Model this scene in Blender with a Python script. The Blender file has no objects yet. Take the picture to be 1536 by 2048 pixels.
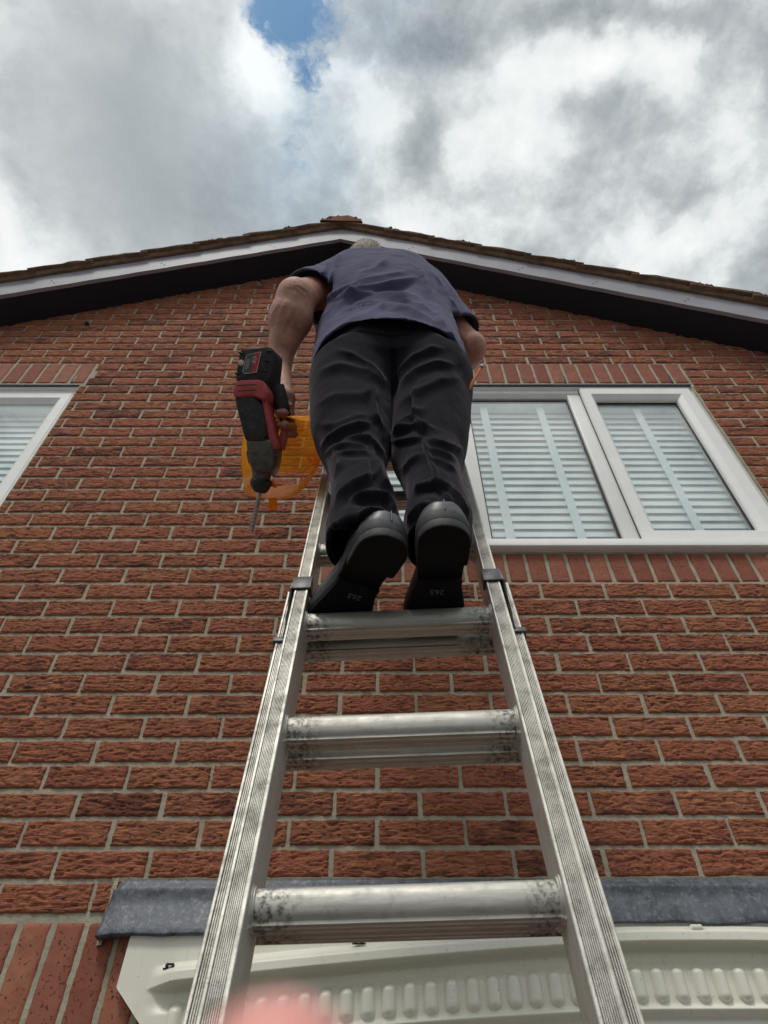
import bpy, bmesh, math, random
import numpy as np
from mathutils import Vector, Matrix
random.seed(4); rng = np.random.default_rng(7)
R = math.radians
scene = bpy.context.scene
col = scene.collection

# ------------------------------------------------------------------ camera
F = 1344.654                      # focal length in photo pixels (photo 1536 x 2048)
CAM = np.array([0.910973, -1.735575, -0.643476])
RM = np.array([[0.999992215035775, -0.0019151577030410523, -0.0034499331612262555],
               [-0.0008139929334921086, 0.7553861427084337, -0.655279415836922],
               [0.003860995124144937, 0.6552771227313265, 0.7553787031295]])   # rows: right, image-down, forward
cd = bpy.data.cameras.new('camera'); cam = bpy.data.objects.new('camera', cd); col.objects.link(cam)
cd.sensor_fit = 'HORIZONTAL'; cd.sensor_width = 36.0; cd.lens = F / 1536 * 36.0
cd.clip_start = 0.005; cd.clip_end = 2000
M = Matrix.Identity(4)
for i in range(3):
    M[i][0] = RM[0][i]; M[i][1] = -RM[1][i]; M[i][2] = -RM[2][i]; M[i][3] = CAM[i]
cam.matrix_world = M
scene.camera = cam
cd.dof.use_dof = True; cd.dof.focus_distance = 1.9
cd.dof.aperture_fstop = cd.lens / 2.0          # 2 mm aperture, like a phone's
scene.view_settings.view_transform = 'Standard'; scene.view_settings.look = 'None'
scene.view_settings.exposure = 0.2; scene.view_settings.gamma = 1.0

def at(px, py, Y=0.0):            # photo pixel -> point on the plane y = Y
    d = RM.T @ np.array([(px - 768) / F, (py - 1024) / F, 1.0])
    return CAM + d * ((Y - CAM[1]) / d[1])
def atz(px, py, Z):
    d = RM.T @ np.array([(px - 768) / F, (py - 1024) / F, 1.0])
    return CAM + d * ((Z - CAM[2]) / d[2])
def pr(P):                        # points (n,3) -> photo pixels (n,2)
    c = (np.atleast_2d(P) - CAM) @ RM.T
    return np.stack([768 + F * c[:, 0] / c[:, 2], 1024 + F * c[:, 1] / c[:, 2]], 1)

# ------------------------------------------------------------------ world: sky with broken cloud
world = bpy.data.worlds.new('World'); scene.world = world; world.use_nodes = True
nt = world.node_tree; nt.nodes.clear()
class NB:                         # tiny node builder
    def __init__(s, nt): s.nt = nt
    def n(s, t, **kw):
        nd = s.nt.nodes.new(t)
        for k, v in kw.items(): setattr(nd, k, v)
        return nd
    def set(s, sock, v):
        if isinstance(v, bpy.types.NodeSocket): s.nt.links.new(v, sock)
        elif v is not None:
            if isinstance(v, (tuple, list)) and len(v) == 3 and sock.type == 'RGBA': v = (*v, 1)
            sock.default_value = v
    def math(s, op, a, b=None, c=None, clamp=False):
        nd = s.n('ShaderNodeMath', operation=op, use_clamp=clamp)
        s.set(nd.inputs[0], a); s.set(nd.inputs[1], b); s.set(nd.inputs[2], c)
        return nd.outputs[0]
    def vmath(s, op, a, b=None):
        nd = s.n('ShaderNodeVectorMath', operation=op)
        s.set(nd.inputs[0], a); s.set(nd.inputs[1], b)
        return nd.outputs['Value'] if op in ('DISTANCE', 'LENGTH', 'DOT_PRODUCT') else nd.outputs[0]
    def noise(s, vec, scale, detail=4, rough=.5, dist=0, out='Fac', typ=None):
        nd = s.n('ShaderNodeTexNoise')
        if typ: nd.noise_type = typ
        s.set(nd.inputs['Vector'], vec); nd.inputs['Scale'].default_value = scale
        nd.inputs['Detail'].default_value = detail; nd.inputs['Roughness'].default_value = rough
        nd.inputs['Distortion'].default_value = dist
        return nd.outputs[out]
    def map(s, v, a, b, c=0.0, d=1.0, smooth=False):
        nd = s.n('ShaderNodeMapRange'); nd.clamp = True
        if smooth: nd.interpolation_type = 'SMOOTHSTEP'
        s.set(nd.inputs[0], v)
        for i, x in enumerate((a, b, c, d)): s.set(nd.inputs[i + 1], x)
        return nd.outputs[0]
    def mix(s, f, a, b, mode='MIX'):
        nd = s.n('ShaderNodeMix', data_type='RGBA', blend_type=mode)
        s.set(nd.inputs[0], f); s.set(nd.inputs[6], a); s.set(nd.inputs[7], b)
        return nd.outputs[2]
    def xyz(s, v):
        nd = s.n('ShaderNodeSeparateXYZ'); s.set(nd.inputs[0], v); return nd.outputs
    def comb(s, x, y, z):
        nd = s.n('ShaderNodeCombineXYZ')
        for i, v in enumerate((x, y, z)): s.set(nd.inputs[i], v)
        return nd.outputs[0]
W = NB(nt)
SUN_EL, SUN_AZ = R(58), R(200)     # azimuth clockwise from +Y
sky = W.n('ShaderNodeTexSky', sky_type='NISHITA'); sky.sun_disc = False
sky.sun_elevation = SUN_EL; sky.sun_rotation = SUN_AZ
tc = W.n('ShaderNodeTexCoord')
dx, dy, dz = W.xyz(W.vmath('NORMALIZE', tc.outputs['Generated']))
zz = W.math('MAXIMUM', dz, 0.06)
u = W.math('DIVIDE', dx, zz); v = W.math('DIVIDE', dy, zz)
uv = W.comb(u, v, 0.0)
def skyuv(px, py):
    d = RM.T @ np.array([(px - 768) / F, (py - 1024) / F, 1.0]); return d[0] / d[2], d[1] / d[2]
warp = W.noise(uv, 3.2, 6, .62, out='Color')
warp2 = W.noise(uv, 9.0, 7, .62, out='Color')
def addv(a, b, k):
    sub = W.vmath('SUBTRACT', b, (0.5, 0.5, 0.5)); sc = W.n('ShaderNodeVectorMath', operation='SCALE')
    W.set(sc.inputs[0], sub); sc.inputs['Scale'].default_value = k
    return W.vmath('ADD', a, sc.outputs[0])
uvw = addv(addv(uv, warp, .16), warp2, .07)
def blob(px, py, rx, ry, amp, vec=None):       # a soft patch of cloud at one place in the sky plane
    cu, cv = skyuv(px, py)
    ru = abs(skyuv(px + rx, py)[0] - cu); rv = abs(skyuv(px, py + ry)[1] - cv)
    d = W.vmath('SUBTRACT', vec or uvw, (cu, cv, 0)); d = W.vmath('DIVIDE', d, (ru, rv, 1))
    q = W.vmath('LENGTH', d)
    e = W.math('EXPONENT', W.math('MULTIPLY', W.math('MULTIPLY', q, q), -1.0))
    return W.math('MULTIPLY', e, amp)
def total(lst):
    r = lst[0]
    for x in lst[1:]: r = W.math('ADD', r, x)
    return r
gap = total([blob(580, 10, 70, 60, .75), blob(610, 130, 50, 80, .75), blob(720, 40, 120, 60, .40), blob(900, -10, 110, 30, .45), blob(590, 300, 60, 100, .30)])
n1 = W.noise(addv(uv, warp, .22), 4.6, 9, .56)
n2 = W.noise(addv(uv, warp2, .05), 15.0, 9, .60)
bright = total([blob(x, y, a, b, k) for x, y, a, b, k in [
    (530, 130, 45, 90, .42), (690, 160, 60, 50, .28), (740, 260, 90, 80, .20), (1280, 130, 150, 60, .30), (1010, 150, 110, 60, .22),
    (1020, 290, 110, 70, .26), (1450, 300, 90, 90, .18), (0, 400, 50, 130, .24), (60, 560, 90, 70, .16), (900, 430, 160, 60, .20), (1250, 470, 200, 60, .16),
    (860, 90, 150, 70, -.24), (1330, 40, 220, 45, -.22), (850, 290, 55, 80, -.28), (940, 390, 60, 40, -.20), (1130, 40, 80, 60, -.15), (1180, 240, 120, 40, -.12),
    (330, 240, 170, 190, -.13), (180, 200, 260, 260, -.07), (470, 40, 60, 120, -.10), (120, 200, 150, 200, .02), (600, 400, 150, 110, -.08), (330, 440, 200, 90, -.06), (1360, 380, 70, 60, -.12), (1500, 520, 90, 60, -.05)]])
left = blob(240, 260, 330, 330, 1.0)           # the left sheet of cloud is smooth, the right is lumpy
tex = W.math('ADD', W.math('MULTIPLY', W.math('SUBTRACT', n1, .5), 1.15), W.math('MULTIPLY', W.math('SUBTRACT', n2, .5), .55))
tex = W.math('MULTIPLY', tex, W.math('SUBTRACT', 1.0, W.math('MULTIPLY', left, .85)))
cb = W.vmath('SUBTRACT', uv, (.0, -.75, 0)); ql = W.vmath('LENGTH', cb)
back = W.math('MULTIPLY', W.math('EXPONENT', W.math('MULTIPLY', W.math('MULTIPLY', ql, ql), -1.6)), .30)   # unseen bright cloud added behind the camera for front light and window reflections
lum = W.math('ADD', W.math('ADD', W.math('ADD', .565, bright), tex), back)
ramp = W.n('ShaderNodeValToRGB'); W.set(ramp.inputs[0], lum)
els = ramp.color_ramp.elements
els[0].position = .12; els[0].color = (.13, .15, .17, 1); els[1].position = 1.0; els[1].color = (.86, .875, .87, 1)
for p_, c_ in ((.35, (.27, .30, .325)), (.55, (.44, .475, .49)), (.75, (.70, .735, .735))):
    e = els.new(p_); e.color = (*c_, 1)
wisp = W.noise(addv(uv, warp2, .10), 14.0, 9, .66, dist=.4)
gmask = W.map(gap, .12, .40)
gapm = W.map(W.math('ADD', gap, W.math('MULTIPLY', gmask, W.math('ADD', W.math('MULTIPLY', W.math('SUBTRACT', n1, .5), 1.1), W.math('MULTIPLY', W.math('SUBTRACT', wisp, .5), 2.4)))), .20, .85, 0, .95, smooth=True)
bg1 = W.n('ShaderNodeBackground'); W.set(bg1.inputs[0], W.mix(1.0, sky.outputs[0], (.62, .98, 1.05), 'MULTIPLY')); bg1.inputs[1].default_value = .12
bg2 = W.n('ShaderNodeBackground'); W.set(bg2.inputs[0], W.mix(W.math('MINIMUM', total([blob(590, 330, 150, 170, .55), blob(760, 90, 150, 90, .35)]), .7), ramp.outputs[0], W.mix(1.0, ramp.outputs[0], (.80, .93, 1.06), 'MULTIPLY'))); bg2.inputs[1].default_value = 1.0
mx = W.n('ShaderNodeMixShader'); W.set(mx.inputs[0], gapm)
nt.links.new(bg2.outputs[0], mx.inputs[1]); nt.links.new(bg1.outputs[0], mx.inputs[2])
wo = W.n('ShaderNodeOutputWorld'); nt.links.new(mx.outputs[0], wo.inputs[0])
# ------------------------------------------------------------------ sun behind thin cloud
sd = bpy.data.lights.new('sun', 'SUN'); sun = bpy.data.objects.new('sun', sd); col.objects.link(sun)
sd.energy = 1.3; sd.angle = R(14); sd.color = (1, .95, .88)
sv = Vector((math.sin(SUN_AZ) * math.cos(SUN_EL), math.cos(SUN_AZ) * math.cos(SUN_EL), math.sin(SUN_EL)))
sun.rotation_euler = sv.to_track_quat('Z', 'Y').to_euler()

# ------------------------------------------------------------------ helpers
def tag(o, label=None, cat=None, group=None, kind=None):
    if label: o['label'] = label
    if cat: o['category'] = cat
    if group: o['group'] = group
    if kind: o['kind'] = kind
    return o
def empty(name, loc=(0, 0, 0)):
    o = bpy.data.objects.new(name, None); o.location = loc; o.empty_display_size = .1; col.objects.link(o); return o
def setparent(o, parent):
    if parent is not None:
        o.parent = parent
        o.matrix_parent_inverse = Matrix.Translation(parent.location).inverted()   # every location here is a world location
def obj(name, V, Fc, mat=None, parent=None, smooth=False):
    me = bpy.data.meshes.new(name)
    me.from_pydata([tuple(map(float, x)) for x in V], [], [tuple(int(i) for i in f) for f in Fc]); me.update()
    if mat: me.materials.append(mat)
    o = bpy.data.objects.new(name, me); col.objects.link(o); setparent(o, parent)
    if smooth: me.shade_smooth()
    return o
def npobj(name, V, Q, mat, parent=None, smooth=True, attrs=None):   # quads/tris as an (n,k) array
    me = bpy.data.meshes.new(name); V = np.asarray(V, np.float32); Q = np.asarray(Q, np.int32)
    me.vertices.add(len(V)); me.vertices.foreach_set('co', V.ravel())
    me.loops.add(Q.size); me.loops.foreach_set('vertex_index', Q.ravel())
    me.polygons.add(len(Q)); me.polygons.foreach_set('loop_start', np.arange(0, Q.size, Q.shape[1], dtype=np.int32))
    try: me.polygons.foreach_set('loop_total', np.full(len(Q), Q.shape[1], np.int32))
    except Exception: pass
    me.update(calc_edges=True); me.validate()
    for k, a in (attrs or {}).items():
        at_ = me.attributes.new(k, 'FLOAT', 'POINT'); at_.data.foreach_set('value', np.asarray(a, np.float32))
    if mat: me.materials.append(mat)
    me.polygons.foreach_set('use_smooth', np.full(len(me.polygons), smooth))
    o = bpy.data.objects.new(name, me); col.objects.link(o); setparent(o, parent); return o
class MB:
    def __init__(s): s.V = []; s.F = []
    def add(s, V, Fc):
        b = len(s.V); s.V += [tuple(x) for x in V]; s.F += [tuple(i + b for i in f) for f in Fc]; return s
    def box(s, x0, x1, y0, y1, z0, z1, xf=None):
        V = [(x, y, z) for x in (x0, x1) for y in (y0, y1) for z in (z0, z1)]
        if xf: V = [xf(*p) for p in V]
        return s.add(V, [(0, 1, 3, 2), (4, 6, 7, 5), (0, 4, 5, 1), (2, 3, 7, 6), (0, 2, 6, 4), (1, 5, 7, 3)])
    def prism(s, poly, w0, w1, xf):      # poly in (a,b); xf(a,b,w)
        n = len(poly); V = [xf(a, b, w0) for a, b in poly] + [xf(a, b, w1) for a, b in poly]
        return s.add(V, [tuple(range(n))[::-1], tuple(range(n, 2 * n))] + [(i, (i + 1) % n, n + (i + 1) % n, n + i) for i in range(n)])
    def tube(s, pts, rad, n=12, cap=True):
        pts = [Vector(p) for p in pts]; rad = rad if hasattr(rad, '__len__') else [rad] * len(pts)
        V = []; up = None
        for i, p in enumerate(pts):
            t = (pts[min(i + 1, len(pts) - 1)] - pts[max(i - 1, 0)])
            if t.length < 1e-9: t = pts[-1] - pts[0]
            t.normalize()
            if up is None: up = t.orthogonal().normalized()
            up = (up - t * up.dot(t)).normalized(); w = t.cross(up)
            for k in range(n):
                a = 2 * math.pi * k / n; V.append(p + (up * math.cos(a) + w * math.sin(a)) * rad[i])
        Fc = [(i * n + k, i * n + (k + 1) % n, (i + 1) * n + (k + 1) % n, (i + 1) * n + k) for i in range(len(pts) - 1) for k in range(n)]
        if cap: Fc += [tuple(range(n))[::-1], tuple(range((len(pts) - 1) * n, len(pts) * n))]
        return s.add(V, Fc)
    def build(s, name, mat, parent=None, smooth=False, bevel=0, seg=2):
        o = obj(name, s.V, s.F, mat, parent, smooth)
        bm = bmesh.new(); bm.from_mesh(o.data)
        bmesh.ops.recalc_face_normals(bm, faces=bm.faces)
        if bevel:
            ed = [e for e in bm.edges if len(e.link_faces) == 2 and e.calc_face_angle(0) > .5]
            bmesh.ops.bevel(bm, geom=ed, offset=bevel, segments=seg, affect='EDGES', profile=.5, clamp_overlap=True)
        bm.to_mesh(o.data); bm.free()
        if smooth or bevel:
            o.data.shade_smooth()
            try: o.data.set_sharp_from_angle(angle=R(35))
            except Exception: pass
        return o
# value noise (numpy)
def _h(ix, iy, s):
    n = (ix.astype(np.int64) * 374761393 + iy.astype(np.int64) * 668265263 + s * 1274126177) & 0xffffffff
    n = ((n ^ (n >> 13)) * 1274126177) & 0xffffffff
    return ((n ^ (n >> 16)) & 0xffff) / 65535.0 * 2 - 1
def vn(x, y, s=0):
    ix = np.floor(x); iy = np.floor(y); fx = x - ix; fy = y - iy
    fx = fx * fx * fx * (fx * (fx * 6 - 15) + 10); fy = fy * fy * fy * (fy * (fy * 6 - 15) + 10)
    a = _h(ix, iy, s); b = _h(ix + 1, iy, s); c = _h(ix, iy + 1, s); d = _h(ix + 1, iy + 1, s)
    return (a + (b - a) * fx) * (1 - fy) + (c + (d - c) * fx) * fy
def fbm(x, y, s=0, o=4, g=.5):
    r = 0; a = 1; t = 0
    for i in range(o): r = r + a * vn(x, y, s + i * 17); t += a; a *= g; x = x * 2.03 + 5.1; y = y * 2.03 + 1.7
    return r / t

# ------------------------------------------------------------------ materials
def mat(name, base=(.5, .5, .5), rough=.6, metal=0, spec=.5, fn=None):
    m = bpy.data.materials.new(name); m.use_nodes = True; nt = m.node_tree
    b = nt.nodes['Principled BSDF']; b.inputs['Base Color'].default_value = (*base, 1)
    b.inputs['Roughness'].default_value = rough; b.inputs['Metallic'].default_value = metal
    b.inputs['Specular IOR Level'].default_value = spec
    if fn: fn(NB(nt), b)
    return m
def bump(N, b, h, strength=.5, dist=.002, chain=None):
    nd = N.n('ShaderNodeBump'); N.set(nd.inputs['Height'], h); nd.inputs['Strength'].default_value = strength
    nd.inputs['Distance'].default_value = dist
    if chain: N.set(nd.inputs['Normal'], chain)
    if b is not None: N.set(b.inputs['Normal'], nd.outputs[0])
    return nd.outputs[0]
def ocoord(N, sx=1, sy=1, sz=1, out='Object'):
    t = N.n('ShaderNodeTexCoord'); m = N.n('ShaderNodeMapping'); N.set(m.inputs[0], t.outputs[out]); m.inputs['Scale'].default_value = (sx, sy, sz)
    return m.outputs[0]
def attr(N, name):
    a = N.n('ShaderNodeAttribute'); a.attribute_name = name; return a.outputs['Fac']

def f_rustic(N, b):
    rnd = attr(N, 'rnd'); hgt = attr(N, 'hgt')
    t = N.n('ShaderNodeTexCoord').outputs['Object']
    off = N.comb(N.math('MULTIPLY', rnd, 37.0), 0.0, N.math('MULTIPLY', rnd, 11.0)); p = N.vmath('ADD', t, off)
    m = N.n('ShaderNodeMapping'); N.set(m.inputs[0], p); m.inputs['Scale'].default_value = (15, 1, 92)
    streak = N.noise(m.outputs[0], 2.0, 6, .62, dist=.6)
    m2 = N.n('ShaderNodeMapping'); N.set(m2.inputs[0], p); m2.inputs['Scale'].default_value = (9, 1, 22)
    burnt = N.noise(m2.outputs[0], 1.3, 4, .6)
    c = N.mix(N.map(streak, .33, .68), (.165, .058, .036), (.56, .222, .110))
    c = N.mix(N.map(rnd, 0, 1, 0, .55), c, (.34, .105, .066))
    bm_ = N.math('MULTIPLY', N.map(N.math('ADD', burnt, N.math('MULTIPLY', N.math('SUBTRACT', attr(N, 'rnd2'), .5), .30)), .56, .74), .72)
    c = N.mix(bm_, c, (.085, .030, .028))
    c = N.mix(N.map(hgt, .0, .34), (.050, .018, .014), c)      # darker where the drag creases lie low
    fine = N.noise(t, 900, 2, .6); c = N.mix(N.map(fine, .62, .72, 0, .35), c, (.50, .24, .12))
    N.set(b.inputs['Base Color'], c)
    h = N.math('ADD', streak, N.math('MULTIPLY', N.noise(t, 420, 4, .6), .25)); bump(N, b, h, 1.0, .009)
M_rustic = mat('rustic_brick', rough=.85, spec=.3, fn=f_rustic)
def f_smoothbrick(N, b):
    rnd = attr(N, 'rnd'); t = N.n('ShaderNodeTexCoord').outputs['Object']
    n = N.noise(t, 18, 5, .6); pits = N.noise(t, 140, 4, .6)
    c = N.mix(N.map(n, .3, .7), (.28, .098, .058), (.37, .150, .094)); c = N.mix(N.map(rnd, 0, 1, 0, .8), c, (.21, .060, .038))
    pm = N.map(pits, .615, .655); c = N.mix(pm, c, (.07, .025, .018))
    N.set(b.inputs['Base Color'], c); bump(N, b, N.math('SUBTRACT', N.math('MULTIPLY', N.noise(t, 500, 4, .6), .3), pm), .7, .0015)
M_smooth = mat('smooth_brick', rough=.8, spec=.3, fn=f_smoothbrick)
def f_mortar(N, b):
    t = N.n('ShaderNodeTexCoord').outputs['Object']; n = N.noise(t, 14, 5, .6); g = N.noise(t, 600, 3, .7); p = N.noise(t, 120, 3, .5)
    c = N.mix(N.map(n, .3, .7), (.33, .295, .225), (.48, .44, .34)); c = N.mix(N.map(g, .55, .75, 0, .5), c, (.17, .15, .10))
    c = N.mix(N.map(p, .68, .72), c, (.05, .045, .03)); N.set(b.inputs['Base Color'], c)
    bump(N, b, N.math('ADD', g, N.math('MULTIPLY', p, 1.5)), .8, .002)
M_mortar = mat('sand_mortar', rough=.95, spec=.2, fn=f_mortar)
def f_alu(N, b):
    hg = attr(N, 'hgt')
    t = N.n('ShaderNodeTexCoord').outputs['Object']
    m = N.n('ShaderNodeMapping'); N.set(m.inputs[0], t); m.inputs['Scale'].default_value = (60, 60, 14)
    n = N.noise(t, 34, 6, .7); g = N.noise(m.outputs[0], 3, 6, .7); s = N.noise(t, 240, 4, .65)
    c = N.mix(N.map(g, .3, .7), (.50, .485, .44), (.60, .585, .54)); c = N.mix(N.map(n, .52, .70, 0, .65), c, (.30, .275, .22))
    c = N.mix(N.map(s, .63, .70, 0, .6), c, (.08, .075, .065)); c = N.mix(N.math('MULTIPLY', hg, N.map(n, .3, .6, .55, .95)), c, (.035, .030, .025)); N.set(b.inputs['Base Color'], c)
    N.set(b.inputs['Roughness'], N.map(n, .3, .8, .48, .70)); N.set(b.inputs['Metallic'], N.map(n, .4, .8, .75, .4))
    bump(N, b, N.math('ADD', s, g), .18, .001)
M_alu = mat('weathered_aluminium', fn=f_alu)
def f_rung(N, b):
    t = N.n('ShaderNodeTexCoord').outputs['Object']; x = N.xyz(t)[0]
    m = N.n('ShaderNodeMapping'); N.set(m.inputs[0], t); m.inputs['Scale'].default_value = (7, 90, 90)
    g = N.noise(m.outputs[0], 2.2, 5, .65); s = N.noise(t, 150, 5, .7); w = N.noise(t, 46, 5, .7)
    ends = N.map(N.math('ABSOLUTE', N.math('SUBTRACT', x, .941)), .105, .135)          # boots wear and soil the ends of each rung
    c = N.mix(N.map(g, .3, .7), (.42, .41, .37), (.58, .565, .52)); c = N.mix(N.map(w, .56, .70, 0, .55), c, (.33, .31, .26))
    c = N.mix(N.math('MULTIPLY', N.map(s, .45, .62), N.math('MULTIPLY', ends, .9)), c, (.06, .052, .045))
    c = N.mix(N.map(s, .67, .72, 0, .8), c, (.07, .06, .05)); N.set(b.inputs['Base Color'], c)
    N.set(b.inputs['Roughness'], N.map(w, .3, .8, .48, .70)); b.inputs['Metallic'].default_value = .7; bump(N, b, N.math('ADD', s, g), .2, .001)
M_rung = mat('worn_rung_aluminium', fn=f_rung)
def f_steel(N, b):
    t = N.n('ShaderNodeTexCoord').outputs['Object']; n = N.noise(t, 60, 6, .7)
    N.set(b.inputs['Base Color'], N.mix(N.map(n, .35, .7), (.055, .058, .062), (.14, .145, .15))); bump(N, b, n, .3, .001)
M_steel = mat('black_steel', rough=.45, metal=.3, fn=f_steel)
def f_upvc(N, b):
    t = N.n('ShaderNodeTexCoord').outputs['Object']; n = N.noise(t, 9, 6, .65); s = N.noise(t, 120, 3, .6)
    c = N.mix(N.map(n, .35, .75), (.88, .88, .86), (.80, .80, .77)); c = N.mix(N.map(s, .68, .78, 0, .3), c, (.40, .39, .34)); N.set(b.inputs['Base Color'], c)
M_upvc = mat('white_upvc', rough=.32, fn=f_upvc)
M_gasket = mat('black_gasket', (.012, .012, .013), .6)
def f_glass(N, b):
    nt = N.nt; out = [n for n in nt.nodes if n.type == 'OUTPUT_MATERIAL'][0]
    tr = N.n('ShaderNodeBsdfTransparent'); tr.inputs[0].default_value = (.965, .99, .985, 1)
    gl = N.n('ShaderNodeBsdfGlossy'); gl.inputs['Roughness'].default_value = .015; gl.inputs[0].default_value = (1, 1, 1, 1)
    t = N.n('ShaderNodeTexCoord').outputs['Object']; bp = N.n('ShaderNodeBump'); N.set(bp.inputs['Height'], N.noise(t, 2.5, 1, .4)); bp.inputs['Strength'].default_value = .12; bp.inputs['Distance'].default_value = .02
    N.set(gl.inputs['Normal'], bp.outputs[0])
    fr = N.n('ShaderNodeFresnel'); N.set(fr.inputs[0], N.math('SUBTRACT', 1.5, N.math('MULTIPLY', N.n('ShaderNodeNewGeometry').outputs['Backfacing'], .8333)))
    f2 = N.math('MINIMUM', N.math('MULTIPLY', fr.outputs[0], 2.2), 1.0)
    m = N.n('ShaderNodeMixShader'); N.set(m.inputs[0], f2); nt.links.new(tr.outputs[0], m.inputs[1]); nt.links.new(gl.outputs[0], m.inputs[2]); nt.links.new(m.outputs[0], out.inputs[0])
M_glass = mat('double_glazing', fn=f_glass)
M_slat = mat('white_blind_slat', (.84, .90, .89), .5)
M_tape = mat('blind_tape', (.72, .78, .78), .8)
M_room = mat('dim_room', (.75, .75, .73), .9)
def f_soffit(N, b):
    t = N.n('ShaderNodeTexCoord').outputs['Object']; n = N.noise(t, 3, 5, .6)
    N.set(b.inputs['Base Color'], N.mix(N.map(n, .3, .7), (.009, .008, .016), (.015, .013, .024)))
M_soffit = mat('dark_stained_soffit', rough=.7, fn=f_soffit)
def f_barge(N, b):
    t = N.n('ShaderNodeTexCoord').outputs['Object']; n = N.noise(t, 5, 6, .65); s = N.noise(t, 70, 4, .6)
    c = N.mix(N.map(n, .3, .7), (.25, .245, .28), (.33, .325, .36)); c = N.mix(N.map(s, .62, .75, 0, .5), c, (.28, .26, .26)); N.set(b.inputs['Base Color'], c)
M_barge = mat('painted_bargeboard', rough=.55, fn=f_barge)
def f_tile(N, b):
    t = N.n('ShaderNodeTexCoord').outputs['Object']; n = N.noise(t, 16, 6, .7); s = N.noise(t, 110, 4, .7); g = N.noise(t, 7, 4, .6)
    c = N.mix(N.map(n, .3, .7), (.14, .080, .055), (.30, .19, .125)); c = N.mix(N.map(s, .58, .7, 0, .7), c, (.045, .035, .028))
    c = N.mix(N.map(g, .58, .7, 0, .5), c, (.12, .115, .06)); N.set(b.inputs['Base Color'], c); bump(N, b, N.math('ADD', n, s), .9, .006)
M_tile = mat('concrete_tile', rough=.95, spec=.2, fn=f_tile)
def f_ridge(N, b):
    t = N.n('ShaderNodeTexCoord').outputs['Object']; n = N.noise(t, 22, 6, .7)
    N.set(b.inputs['Base Color'], N.mix(N.map(n, .35, .65), (.26, .095, .05), (.12, .075, .055))); bump(N, b, n, .9, .008)
M_ridge = mat('ridge_clay', rough=.95, spec=.2, fn=f_ridge)
def f_lead(N, b):
    t = N.n('ShaderNodeTexCoord').outputs['Object']; m = N.n('ShaderNodeMapping'); N.set(m.inputs[0], t); m.inputs['Scale'].default_value = (1.6, 1, .6)
    n = N.noise(m.outputs[0], 15, 7, .66, dist=.4); s = N.noise(t, 75, 5, .65); q = N.noise(t, 260, 3, .6)
    c = N.mix(N.map(n, .33, .68), (.036, .041, .052), (.120, .132, .155)); c = N.mix(N.map(s, .50, .72, 0, .55), c, (.26, .29, .34))
    c = N.mix(N.map(q, .62, .75, 0, .5), c, (.40, .42, .44)); N.set(b.inputs['Base Color'], c); N.set(b.inputs['Roughness'], N.map(n, .3, .7, .40, .62))
    bump(N, b, N.math('ADD', n, N.math('MULTIPLY', s, .4)), .5, .006)
M_lead = mat('lead_sheet', rough=.5, metal=.25, fn=f_lead)
def f_grp(N, b):
    t = N.n('ShaderNodeTexCoord').outputs['Object']; m = N.n('ShaderNodeMapping'); N.set(m.inputs[0], t); m.inputs['Scale'].default_value = (60, 20, 8)
    n = N.noise(t, 6, 5, .6); st = N.noise(m.outputs[0], 1.4, 5, .65); s = N.noise(t, 130, 4, .6); hg = attr(N, 'hgt')
    c = N.mix(N.map(n, .3, .7), (.76, .74, .63), (.82, .80, .70)); c = N.mix(N.map(st, .55, .8, 0, .28), c, (.46, .42, .30))
    c = N.mix(N.map(s, .665, .73, 0, .7), c, (.22, .19, .13)); c = N.mix(N.math('MULTIPLY', hg, .55), c, (.33, .31, .24)); N.set(b.inputs['Base Color'], c)
M_grp = mat('cream_moulded_plastic', rough=.42, fn=f_grp)
M_black = mat('black_plastic', (.012, .012, .013), .5)
def f_ground(N, b):
    t = N.n('ShaderNodeTexCoord').outputs['Object']; n = N.noise(t, 2, 6, .6); N.set(b.inputs['Base Color'], N.mix(n, (.085, .080, .075), (.15, .14, .13))); bump(N, b, N.noise(t, 60, 4, .6), .4, .004)
M_ground = mat('concrete_paving', rough=.9, fn=f_ground)

# ------------------------------------------------------------------ ground
GZ = -2.25
g = obj('driveway', [(-60, -80, GZ), (60, -80, GZ), (60, 40, GZ), (-60, 40, GZ)], [(0, 1, 2, 3)], M_ground); tag(g, kind='structure')

# ------------------------------------------------------------------ house
house = empty('brick_house', (0.67, 0, GZ))
tag(house, 'red brick gable end of a house with white windows, dark soffit and a tiled roof', 'house')
B, C = .225, .075
XW0, XW1 = -3.6, 5.4
AX, AH, TL, TR, OV = .640, 3.905, .487, .530, .185      # apex x, soffit height, slopes left and right, verge overhang
def roofz(x): return AH - (AX - x) * TL if x < AX else AH - (x - AX) * TR
OPEN = [(.690, 2.478, 1.125, 2.337), (-1.95, -.597, 1.125, 2.337)]          # window openings x0,x1,z0,z1
SOLD = [(.690, 2.478, 2.347, 2.553, 23), (-1.955, -.585, 2.347, 2.553, 16), (.690, 2.478, .975, 1.128, 24), (-1.955, -.585, .975, 1.128, 18), (-.61, .385, -.345, -.085, 13)]
bricks = []; soldiers = []
def cut(a, b, x0, x1):          # interval a-b minus x0-x1
    out = []
    if x0 > a: out.append((a, min(b, x0)))
    if x1 < b: out.append((max(a, x1), b))
    return [(p, q) for p, q in out if q - p > .02]
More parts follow.
